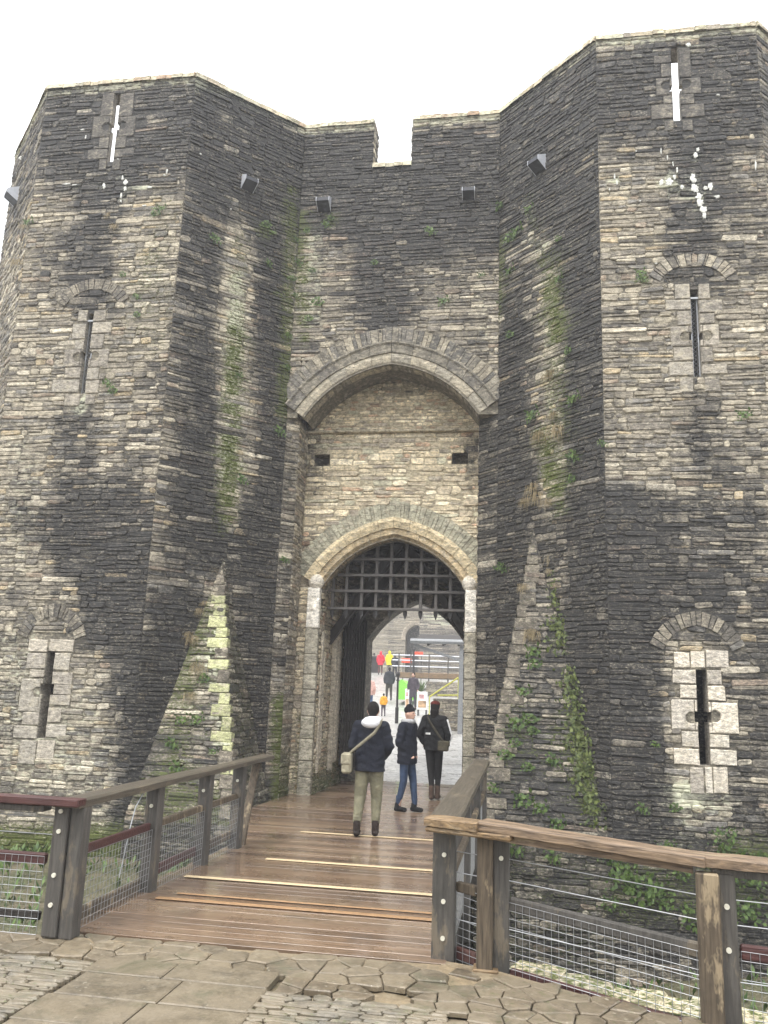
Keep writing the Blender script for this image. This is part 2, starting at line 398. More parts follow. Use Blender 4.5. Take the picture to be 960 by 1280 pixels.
def block(mb, F, r, rng, base, d=.02, cup=None, stain=None, depth=.12):
    u0, v0, u1, v1 = r; g = .005; u0 += g; u1 -= g; v0 += g; v1 -= g
    J = lambda: rng.uniform(-.006, .006)
    if cup:
        nu, nv = max(6, int((u1-u0)/.018)), max(6, int((v1-v0)/.018)); uv = []; V = []
        for j in range(nv+1):
            for i in range(nu+1):
                u = u0+(u1-u0)*i/nu; v = v0+(v1-v0)*j/nv; q = math.hypot(u-cup[0], v-cup[1])/cup[2]
                dd = d if q > 1 else d-.07*math.sqrt(max(0, 1-q*q))
                if i in (0, nu) or j in (0, nv): dd -= .008
                uv.append((u, v)); V.append(F.P(u, v, dd))
        fs = [(j*(nu+1)+i, j*(nu+1)+i+1, (j+1)*(nu+1)+i+1, (j+1)*(nu+1)+i) for j in range(nv) for i in range(nu)]
        s = F.stain(uv) if stain is None else [stain]*len(uv)
        mb.add(V, fs, base, [tuple(q) for q in s])
        c = [(u0, v0), (u1, v0), (u1, v1), (u0, v1)]
        V = [F.P(x, y, -depth) for x, y in c]+[F.P(x, y, d-.008) for x, y in c]
        mb.add(V, [(k, (k+1) % 4, 4+(k+1) % 4, 4+k) for k in range(4)], base, [tuple(q) for q in (F.stain(c+c) if stain is None else [stain]*8)])
        return
    c = [(u0+J(), v0+J()), (u1+J(), v0+J()), (u1+J(), v1+J()), (u0+J(), v1+J())]; w = .01
    cx, cy = (u0+u1)/2, (v0+v1)/2; ins = [(x+(w if x < cx else -w), y+(w if y < cy else -w)) for x, y in c]
    V = [F.P(x, y, -depth) for x, y in c]+[F.P(x, y, d-w*.7) for x, y in c]+[F.P(x, y, d) for x, y in ins]
    fs = [(8, 9, 10, 11)]
    for k in range(4): k2 = (k+1) % 4; fs += [(k, k2, 4+k2, 4+k), (4+k, 4+k2, 8+k2, 8+k)]
    mb.add(V, fs, base, [tuple(q) for q in (F.stain(c+c+ins) if stain is None else [stain]*12)])

# arches -------------------------------------------------------------------
def half(hs, rise, sag, n=24):
    L = math.hypot(hs, rise); nx, nz = -rise/L, hs/L; pts = []
    for i in range(n+1):
        t = i/n; k = 4*sag*t*(1-t); pts.append((-hs*(1-t)+nx*k, rise*t+nz*k))
    return pts
def arch(xc, hs, z0, rise, sag, n=24):
    l = half(hs, rise, sag, n); return [(xc+x, z0+z) for x, z in l]+[(xc-x, z0+z) for x, z in l[:-1][::-1]]
def offset(curve, o):
    n = len(curve); m = n//2; out = []
    for i in range(n):
        if i == m: a, b = curve[i-1], curve[i+1]
        else: a, b = curve[max(i-1, 0)], curve[min(i+1, n-1)]
        dx, dz = b[0]-a[0], b[1]-a[1]; L = math.hypot(dx, dz); k = 1
        if i == m:
            dx2, dz2 = curve[i][0]-curve[i-1][0], curve[i][1]-curve[i-1][1]; k = math.hypot(dx2, dz2)/max(abs(dx2), 1e-6)
        out.append((curve[i][0]-dz/L*o*k, curve[i][1]+dx/L*o*k))
    return out
def resamp(c, t):
    c = np.array(c); s = np.concatenate([[0], np.cumsum(np.linalg.norm(np.diff(c, axis=0), axis=1))]); t = np.array(t)*s[-1]
    return np.stack([np.interp(t, s, c[:, 0]), np.interp(t, s, c[:, 1])], 1)
def arch_blocks(mb, F, curve, prof, cuts, rng, colf, gap=.004, stain=None, subs=3):
    """voussoirs: prof is a closed profile of (offset from the curve, depth out of the wall); curve in face uv"""
    offs = {o: offset(curve, o) for o, _ in prof}; tot = sum(np.linalg.norm(np.diff(np.array(curve), axis=0), axis=1)); g = gap/tot
    for a, b in zip(cuts[:-1], cuts[1:]):
        ts = np.linspace(a+g, b-g, subs+1); dj = rng.uniform(-.008, .008); V = []; uv = []; m = len(prof)
        P = {o: resamp(offs[o], ts) for o in offs}
        for i in range(subs+1):
            for o, d in prof:
                q = P[o][i]; V.append(F.P(q[0], q[1], d+dj)); uv.append((q[0], q[1]))
        fs = [tuple(range(m)), tuple(subs*m+k for k in range(m))[::-1]]
        for i in range(subs):
            for k in range(m): k2 = (k+1) % m; fs.append((i*m+k, (i+1)*m+k, (i+1)*m+k2, i*m+k2))
        s = [tuple(q) for q in F.stain(uv)] if stain is None else [stain]*len(uv)
        mb.add(V, fs, colf(), s)
def cuts(n, rng, j=.25):
    """block joints, symmetric count, one joint at the apex"""
    h = [i/n for i in range(n+1)]; h = [x+(rng.uniform(-j, j)/n if 0 < i < n else 0) for i, x in enumerate(h)]
    return [x/2 for x in h]+[1-x/2 for x in h[:-1][::-1]]
def arch_span(c, v):
    """u-interval under the curve at height v, or None above it"""
    if v <= c[0][1]: return c[0][0], c[-1][0]
    if v >= max(p[1] for p in c): return None
    xs = []
    for p, q in zip(c[:-1], c[1:]):
        if (p[1]-v)*(q[1]-v) <= 0 and p[1] != q[1]: xs.append(p[0]+(q[0]-p[0])*(v-p[1])/(q[1]-p[1]))
    return (min(xs), max(xs)) if len(xs) > 1 else None
def sheet_over_arch(mb, F, curve, u0, u1, v0, v1, d, base, stain=None, soffit=None, flip=False):
    """wall sheet with an arched opening cut out, optional soffit back to depth"""
    def q(pts):
        s = [tuple(x) for x in F.stain(pts)] if stain is None else stain
        mb.add([F.P(a, b, d) for a, b in pts], [(0, 1, 2, 3)[::-1] if flip else (0, 1, 2, 3)], base, s)
    for p, r in zip(curve[:-1], curve[1:]): q([p, r, (r[0], v1), (p[0], v1)])
    a, b = curve[0], curve[-1]
    if a[0]-u0 > .001: q([(u0, v0), (a[0], v0), (a[0], v1), (u0, v1)])
    if u1-b[0] > .001: q([(b[0], v0), (u1, v0), (u1, v1), (b[0], v1)])
    if soffit is not None:
        cc = [(a[0], v0)]+list(curve)+[(b[0], v0)]
        for p, r in zip(cc[:-1], cc[1:]):
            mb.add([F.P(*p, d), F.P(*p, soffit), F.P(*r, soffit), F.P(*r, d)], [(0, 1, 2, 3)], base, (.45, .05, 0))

# ---------------------------------------------------------------- the gatehouse
TOP = 13.49; BOT = -2.7; YT = 13.25; YG = 15.0
A1 = (-9.44, YT, 0); A2 = (-6.3, YT, 0); B1 = (-4.55, YG, 0); B2 = (-.45, YG, 0); A3 = (1.3, YT, 0); A4 = (4.02, YT, 0)
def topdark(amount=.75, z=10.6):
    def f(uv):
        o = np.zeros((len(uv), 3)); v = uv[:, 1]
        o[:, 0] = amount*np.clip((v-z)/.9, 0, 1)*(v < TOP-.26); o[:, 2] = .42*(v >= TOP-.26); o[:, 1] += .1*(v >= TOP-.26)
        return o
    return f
D, G, Lm = 0, 1, 2
S_LF = [(D, [(215, 700), (170, 1040)], 45, .45), (D, [(230, 330), (215, 560)], 16, .3), (D, [(60, 150), (230, 150)], 75, .4), (D, [(140, 220), (112, 300), (112, 372)], 32, .8), (D, [(75, 300), (60, 360)], 18, .35),
        (D, [(100, 530), (85, 640), (90, 700)], 34, .5), (D, [(140, 650), (200, 900), (190, 1060)], 60, .75), (D, [(215, 620), (205, 760)], 36, .5),
        (D, [(20, 640), (120, 700), (160, 800)], 26, .35), (D, [(200, 470), (150, 620)], 26, .3), (D, [(10, 760), (10, 790)], 25, .25), (D, [(110, 720), (100, 780)], 40, .45),
        (Lm, [(30, 560), (20, 700)], 30, .22), (Lm, [(20, 820), (30, 960)], 50, .25), (Lm, [(100, 900), (130, 1030)], 50, .22), (Lm, [(105, 500), (100, 512)], 9, .7),
        (Lm, [(152, 222), (160, 235), (152, 250)], 4, 1.2), (Lm, [(128, 233)], 5, 1.0), (Lm, [(85, 231), (98, 233)], 4, .9), (Lm, [(185, 236)], 5, .7),
        (G, [(0, 1070), (180, 1070)], 42, .75), (G, [(205, 250), (195, 430)], 26, .28), (G, [(170, 330), (140, 460)], 30, .22)]
S_LC = [(D, [(300, 250), (292, 450), (283, 640)], 19, -.55), (D, [(245, 330), (225, 520)], 14, -.2), (Lm, [(296, 350), (292, 480), (282, 600)], 13, .42), (G, [(300, 300), (284, 640)], 15, .34), (D, [(300, 150), (330, 230)], 70, .5), (D, [(240, 300), (250, 520), (235, 690)], 30, .5), (D, [(335, 260), (345, 600), (335, 960)], 22, .9), (D, [(270, 250), (268, 330)], 16, .35),
        (D, [(255, 560), (262, 700)], 22, .5), (D, [(320, 640), (325, 960)], 32, .9), (D, [(220, 760), (190, 900), (190, 1000)], 36, .8), (D, [(265, 640), (290, 700)], 18, .4),
        (Lm, [(297, 330), (290, 480), (284, 620)], 13, .2), (Lm, [(243, 108)], 14, .6),
        (G, [(365, 240), (352, 520)], 12, .5), (G, [(292, 420), (280, 660)], 16, .3), (G, [(330, 290)], 14, .5), (G, [(350, 960), (345, 1040)], 16, .6)]
S_GF = [(D, [(390, 230), (600, 230)], 65, .35), (D, [(470, 290), (480, 390)], 42, .75), (D, [(540, 300), (600, 300)], 34, .5), (D, [(560, 330), (590, 420)], 16, .2),
        (Lm, [(392, 290), (390, 400)], 15, .4), (Lm, [(600, 340), (606, 430)], 10, .25), (G, [(378, 270), (378, 430)], 11, .6), (G, [(415, 275)], 13, .5), (G, [(555, 380)], 12, .3),
        (G, [(352, 880), (352, 1010)], 16, .75), (G, [(600, 890), (592, 1010)], 14, .6), (D, [(370, 500), (362, 780)], 8, .3)]
S_RC = [(D, [(680, 290), (690, 450), (688, 620)], 20, -.62), (D, [(650, 250), (660, 300)], 18, -.3), (G, [(672, 540), (700, 640)], 14, .4), (D, [(640, 170), (720, 260)], 75, .5), (D, [(640, 420), (625, 960)], 24, 1.0), (D, [(725, 330), (735, 640), (735, 1040)], 30, 1.0), (D, [(655, 600), (650, 700)], 18, .5),
        (Lm, [(683, 300), (690, 470), (688, 560)], 11, .32), (Lm, [(650, 300), (675, 310)], 9, .3), (Lm, [(655, 262), (668, 275)], 5, .6), (G, [(628, 300), (622, 400)], 10, .45), (G, [(690, 330), (700, 600)], 26, .35), (G, [(660, 250), (700, 420)], 12, .25),
        (G, [(605, 900), (600, 1000)], 12, .6)]
S_RF = [(D, [(760, 880), (800, 1060)], 50, .4), (D, [(930, 560), (950, 640)], 30, .25), (D, [(790, 300), (800, 330)], 14, .2), (D, [(800, 120), (940, 120)], 85, .4), (D, [(872, 190), (868, 335)], 38, .75), (D, [(930, 240), (950, 330)], 28, .35), (D, [(775, 640), (790, 800), (775, 1050)], 45, 1.0),
        (D, [(875, 510), (880, 760)], 30, .5), (D, [(940, 660), (935, 900), (950, 1020)], 40, .55), (D, [(820, 640), (840, 760)], 32, .5), (D, [(770, 330), (760, 560)], 10, .3), (D, [(815, 960), (815, 1040)], 24, .4),
        (Lm, [(838, 222), (844, 236)], 6, 1.3), (Lm, [(826, 229)], 4, 1.3), (Lm, [(868, 190), (868, 200)], 5, 1.2), (Lm, [(866, 222), (872, 235), (875, 252), (879, 270)], 6, 1.4), (Lm, [(888, 235)], 5, 1.2), (Lm, [(852, 235)], 4, 1.1), (Lm, [(896, 247)], 4, .8),
        (Lm, [(861, 58)], 4, 1), (Lm, [(765, 220), (770, 228)], 3, .9), (Lm, [(850, 1005), (850, 1040)], 30, .32), (Lm, [(930, 620), (800, 620)], 20, .15), (Lm, [(840, 985), (900, 1000)], 20, .35), (Lm, [(765, 70), (930, 60)], 10, .25),
        (G, [(770, 1115), (960, 1100)], 50, .42), (G, [(930, 1060), (960, 1070)], 25, .2), (G, [(805, 350)], 10, .6), (D, [(760, 1110), (960, 1140)], 80, 1.0)]
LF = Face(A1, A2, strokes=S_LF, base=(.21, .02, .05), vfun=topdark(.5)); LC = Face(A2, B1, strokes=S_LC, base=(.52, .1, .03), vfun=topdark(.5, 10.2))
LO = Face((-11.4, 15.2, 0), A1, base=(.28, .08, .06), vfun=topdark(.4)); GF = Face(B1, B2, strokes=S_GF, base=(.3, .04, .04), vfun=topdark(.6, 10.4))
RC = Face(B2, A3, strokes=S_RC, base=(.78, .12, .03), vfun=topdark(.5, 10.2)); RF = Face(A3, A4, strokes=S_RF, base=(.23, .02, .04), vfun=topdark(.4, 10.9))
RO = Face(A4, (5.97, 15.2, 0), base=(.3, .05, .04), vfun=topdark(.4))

ASH = [(.36, .34, .31), (.42, .40, .36), (.33, .31, .28), (.47, .44, .39)]
LOOPS = {
 'LT': dict(F=LF, slit=(138.5, 112, 147.5, 202), arm=(129, 155, 156, 163), thru=True, st=(.62, 0, 0), col=.42,
   bl=[(127, 117, 142, 146), (116, 146, 139, 172), (124, 172, 138, 186), (110, 187, 136, 199), (124, 199, 134, 213), (149, 117, 167, 146), (148, 146, 169, 171), (146, 171, 158, 186), (144, 186, 168, 197), (143, 199, 151, 213)], cups=[(130, 159), (157, 157)]),
 'LM': dict(F=LF, slit=(104.5, 392, 111.5, 492), arm=(97, 440, 121, 448), st=(.25, 0, .1), col=.62, grille=True, arch=((75, 375), (116, 350), (158, 376)),
   bl=[(98, 388, 110, 402), (91, 405, 109, 424), (94, 425, 107, 437), (80, 437, 106, 459), (81, 460, 104, 473), (65, 475, 102, 491), (81, 493, 100, 508), (116, 388, 133, 402), (116, 403, 140, 417), (114, 418, 130, 436), (113, 437, 136, 459), (111, 460, 124, 475), (110, 476, 124, 492), (107, 493, 119, 506)], cups=[(94, 447), (121, 445)]),
 'LB': dict(F=LF, slit=(52, 812, 64, 923), arm=(51, 855, 69, 868), st=(.05, 0, .12), col=.8, arch=((27, 792), (65, 755), (103, 790)),
   bl=[(36, 799, 61, 815), (34, 816, 57, 836), (37, 837, 55, 847), (25, 848, 53, 890), (28, 890, 50, 906), (17, 907, 47, 923), (24, 925, 45, 955), (62, 799, 93, 815), (66, 816, 88, 838), (67, 840, 90, 882), (62, 884, 77, 903), (58, 905, 83, 922), (46, 925, 68, 955)], cups=[(40, 865)]),
 'RT': dict(F=RF, slit=(839.5, 56, 850, 151), arm=(831, 107, 857, 114), thru=True, st=(.62, 0, 0), col=.42,
   bl=[(817, 70, 838, 80), (826, 80, 838, 97), (820, 98, 839, 120), (829, 120, 840, 131), (814, 131, 841, 149), (831, 151, 842, 164), (850, 60, 863, 97), (851, 98, 876, 118), (851, 118, 868, 131), (852, 131, 881, 147), (853, 150, 866, 164)], cups=[(830, 107), (860, 105)]),
 'RM': dict(F=RF, slit=(865, 362, 875, 471), arm=(857, 416, 884, 425), st=(.14, 0, .1), col=.62, grille=True, arch=((815, 345), (866, 318), (916, 342)),
   bl=[(843, 355, 862, 374), (832, 375, 862, 388), (846, 389, 862, 407), (838, 408, 864, 433), (842, 434, 865, 451), (836, 453, 867, 470), (850, 472, 867, 491), (873, 355, 887, 374), (873, 375, 903, 391), (874, 392, 893, 405), (875, 406, 899, 433), (876, 434, 891, 453), (878, 455, 909, 468), (880, 471, 900, 490)], cups=[(852, 421), (886, 420)]),
 'RB': dict(F=RF, slit=(873.5, 837, 884.5, 957), arm=(867, 890, 892, 903), st=(-.1, 0, .15), col=1.12, arch=((818, 805), (871, 765), (925, 805)),
   bl=[(840, 837, 870, 855), (850, 856, 871, 873), (839, 874, 872, 912), (852, 914, 873, 934), (842, 935, 874, 956), (885, 837, 902, 856), (885, 857, 907, 876), (885, 878, 923, 917), (886, 918, 912, 935), (887, 937, 921, 957), (842, 815, 862, 835), (863, 814, 881, 835), (882, 813, 911, 835), (862, 959, 880, 992), (881, 959, 891, 992), (892, 959, 910, 992)], cups=[(860, 897), (897, 896)]),
}
def prect(F, r):
    u0 = F.uv(r[0], (r[1]+r[3])/2)[0]; u1 = F.uv(r[2], (r[1]+r[3])/2)[0]; v1 = F.uv((r[0]+r[2])/2, r[1])[1]; v0 = F.uv((r[0]+r[2])/2, r[3])[1]
    return [u0, v0, u1, v1]
def prep_loops():
    for k, q in LOOPS.items():
        F = q['F']; s = prect(F, q['slit']); w = .062 if k[1] != 'B' else .075
        c = (s[0]+s[2])/2; s[0], s[2] = c-w, c+w; q['S'] = s
        a = prect(F, q['arm']); q['A'] = [c-(w+.045), a[1], c+(w+.045), a[3]]; q['B'] = []
        for b in q['bl']:
            r = prect(F, b); bc = (b[0]+b[2])/2
            mid = (q['slit'][0]+q['slit'][2])/2
            # true verticals: shift blocks so that they hug the slit
            over = r[3] > s[1]+.02 and r[1] < s[3]-.02
            cx = F.uv(mid, (q['slit'][1]+q['slit'][3])/2)[0]; 
            if over:
                if r[2] < c+.03: r[2] = c-w-.001
                if r[0] > c-.03: r[0] = c+w+.001
                if r[2]-r[0] < .06: continue
            q['B'].append(r)
prep_loops()
ash_rng = random.Random(5)
def loop_parts(root, keys):
    for k in keys:
        q = LOOPS[k]; F = q['F']; mb = MB(); c = (q['S'][0]+q['S'][2])/2
        cups = [F.uv(*p) for p in q['cups']]
        for r in q['B']:
            col = shade(ash_rng, ash_rng.choice(ASH), q['col']*.85, q['col']*1.12); cup = None
            for cu in cups:
                if r[0] < cu[0] < r[2] and r[1] < cu[1] < r[3]:
                    R = .085; sgn = -1 if cu[0] < c else 1; cup = (c+sgn*(.062+.03+R*.9), cu[1], R)
            st = (max(q['st'][0], 0), q['st'][1], q['st'][2])
            if q['A'][1] < (r[1]+r[3])/2 < q['A'][3] or (r[1] < q['A'][1] and r[3] > q['A'][3]):
                # cut the arm of the cross out of the block beside the slit
                left = r[2] <= c; e = q['A'][0] if left else q['A'][2]
                parts = [(r[0], r[1], r[2], q['A'][1]), (r[0], q['A'][3], r[2], r[3]), (r[0], q['A'][1], e, q['A'][3]) if left else (e, q['A'][1], r[2], q['A'][3])]
                if cup: block(mb, F, (r[0], r[1], e, r[3]) if left else (e, r[1], r[2], r[3]), ash_rng, col, .02, cup, st)
                else:
                    for p in parts: block(mb, F, p, ash_rng, col, .02, None, st)
                if cup:
                    x0, x1 = (e, r[2]) if left else (r[0], e)
                    block(mb, F, (x0, r[1], x1, q['A'][1]), ash_rng, col, .02, None, st); block(mb, F, (x0, q['A'][3], x1, r[3]), ash_rng, col, .02, None, st)
            else: block(mb, F, r, ash_rng, col, .02, cup, st)
        o = mb.build('arrow_loop', M_ST, root)
        if k == 'RB': tag(o, 'arrow loop with clean pale cut stone surround')
        if 'arch' in q:
            a, m, b = [F.uv(*p) for p in q['arch']]; mb = MB(); hs = (b[0]-a[0])/2; z0 = (a[1]+b[1])/2
            cv = arch((a[0]+b[0])/2, hs-.12, z0-.1, m[1]-z0-.1, .09, 12); q['arc'] = cv
            dk = {'LM': .55, 'LB': .55, 'RM': .35, 'RB': .5}[k]
            arch_blocks(mb, F, cv, [(0, .022), (.21, .022), (.21, -.05), (0, -.05)], cuts(8, ash_rng, .35), ash_rng, lambda: pick(ash_rng, PAL), .006, (dk, .1, 0), 1)
            mb.build('relieving_arch', M_ST, root)
        if q.get('grille'):
            mb = MB(); S = q['S']; dep = -.09
            mb.beam(F.P(S[0]+.012, S[1], dep), F.P(S[0]+.012, S[3]-.12, dep), .02, .02, (.5,)*3, 0, up=(0, 1, 0)); mb.beam(F.P(S[2]-.012, S[1], dep), F.P(S[2]-.012, S[3]-.12, dep), .02, .02, (.5,)*3, 0, up=(0, 1, 0))
            mb.beam(F.P(S[0]-.005, S[3]-.14, -.03), F.P(S[2]+.005, S[3]-.14, -.03), .03, .03, (.5,)*3, 0)
            v = S[1]; h = S[2]-S[0]-.03
            while v+h < S[3]-.13:
                mb.tube([F.P(S[0]+.015, v, dep), F.P(S[2]-.015, v+h, dep)], .004, 4); mb.tube([F.P(S[2]-.015, v, dep), F.P(S[0]+.015, v+h, dep)], .004, 4); v += h*.75
            mb.build('window_grille', M_WIRE, root)
        if not q.get('thru'):
            mb = MB(); S = q['S']; e = .002
            for (a, b, c2, d2) in ((S[0]-.35, S[1]-.1, S[2]+.35, S[3]+.1),):
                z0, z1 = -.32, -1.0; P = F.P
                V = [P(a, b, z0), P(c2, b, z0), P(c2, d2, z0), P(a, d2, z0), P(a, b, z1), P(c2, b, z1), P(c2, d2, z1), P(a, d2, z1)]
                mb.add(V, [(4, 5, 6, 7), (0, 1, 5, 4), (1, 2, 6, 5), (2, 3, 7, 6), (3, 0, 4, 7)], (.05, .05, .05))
            mb.build('embrasure', M_ST, root)
def slit_walls(mb, F, q):
    """sides of the slit through the wall"""
    S = q['S']; A = q['A']; t = -.1 if q.get('thru') else -.33
    pts = [(S[0], S[1]), (S[2], S[1]), (S[2], A[1]), (A[2], A[1]), (A[2], A[3]), (S[2], A[3]), (S[2], S[3]), (S[0], S[3]), (S[0], A[3]), (A[0], A[3]), (A[0], A[1]), (S[0], A[1])]
    for p, r in zip(pts, pts[1:]+pts[:1]):
        mb.add([F.P(*p, 0), F.P(*r, 0), F.P(*r, t), F.P(*p, t)], [(0, 1, 2, 3)], (.22, .21, .19), (.25, 0, 0))
    if q.get('thru'):
        H = inner_hole(q); a = [(S[0]-.07, S[1]), (S[2]+.07, S[1]), (S[2]+.07, S[3]), (S[0]-.07, S[3])]; b = [(H[0], H[1]), (H[2], H[1]), (H[2], H[3]), (H[0], H[3])]
        for k in range(4): k2 = (k+1) % 4; mb.add([F.P(*a[k], -.1), F.P(*a[k2], -.1), F.P(*b[k2], -.45), F.P(*b[k], -.45)], [(0, 1, 2, 3)], (.2, .19, .17), (.3, 0, 0))
        mb.add([F.P(S[0]-.07, S[1], -.1), F.P(S[0], S[1], -.1), F.P(S[0], A[1], -.1), F.P(S[0]-.07, A[1], -.1)], [(0, 1, 2, 3)], (.2,)*3); mb.add([F.P(S[0]-.07, A[3], -.1), F.P(S[0], A[3], -.1), F.P(S[0], S[3], -.1), F.P(S[0]-.07, S[3], -.1)], [(0, 1, 2, 3)], (.2,)*3)
        mb.add([F.P(S[2], S[1], -.1), F.P(S[2]+.07, S[1], -.1), F.P(S[2]+.07, A[1], -.1), F.P(S[2], A[1], -.1)], [(0, 1, 2, 3)], (.2,)*3); mb.add([F.P(S[2], A[3], -.1), F.P(S[2]+.07, A[3], -.1), F.P(S[2]+.07, S[3], -.1), F.P(S[2], S[3], -.1)], [(0, 1, 2, 3)], (.2,)*3)
def inner_hole(q):
    S = q['S']; return (S[0]-.42, S[1]-.15, S[2]+.42, S[3])
def free(F, keys):
    def f(v):
        iv = [(0, F.W)]
        for k in keys:
            q = LOOPS[k]
            for r in [q['S'], q['A']]+q['B']:
                if r[1]-.02 < v < r[3]+.02: iv = sub(iv, r[0], r[2])
            if 'arc' in q:
                o = offset(q['arc'], .21); a = arch_span(o, v) if v > o[0][1]-.12 else None
                b = arch_span(q['arc'], v) if v >= q['arc'][0][1] else None
                if a:
                    if b: iv = sub(iv, a[0], b[0]); iv = sub(iv, b[1], a[1])
                    elif v > q['arc'][0][1]: iv = sub(iv, a[0], a[1])
                    else: iv = sub(iv, o[0][0]-.0, q['arc'][0][0]); iv = sub(iv, q['arc'][-1][0], o[-1][0])
        return iv
    return f
def coping(mb, F, rng, u0=0, u1=None, z=TOP):
    """rough capping stones sloping back over the wall head"""
    u1 = F.W if u1 is None else u1; u = u0
    while u < u1:
        L = rng.uniform(.12, .38); e = min(u+L, u1); h = rng.uniform(.0, .05)
        col = pick(rng, PAL_WARM); st = (rng.uniform(0, .35), rng.uniform(0, .4), rng.uniform(.1, .5))
        P = F.P; y = [.045+rng.uniform(-.01, .02), -.5]
        V = [P(u+.004, z-.1, y[0]), P(e-.004, z-.1, y[0]), P(e-.004, z+h*.3, y[0]-.02), P(u+.004, z+h*.3, y[0]-.02), P(u+.004, z-.1, y[1]), P(e-.004, z-.1, y[1]), P(e-.004, z+h, y[1]), P(u+.004, z+h, y[1]), P(u+.01, z+h+.02, -.2), P(e-.01, z+h+.02, -.2)]
        mb.add(V, [(0, 1, 2, 3), (3, 2, 9, 8), (8, 9, 6, 7), (5, 4, 7, 6), (1, 5, 6, 9, 2), (4, 0, 3, 8, 7)], col, st); u = e

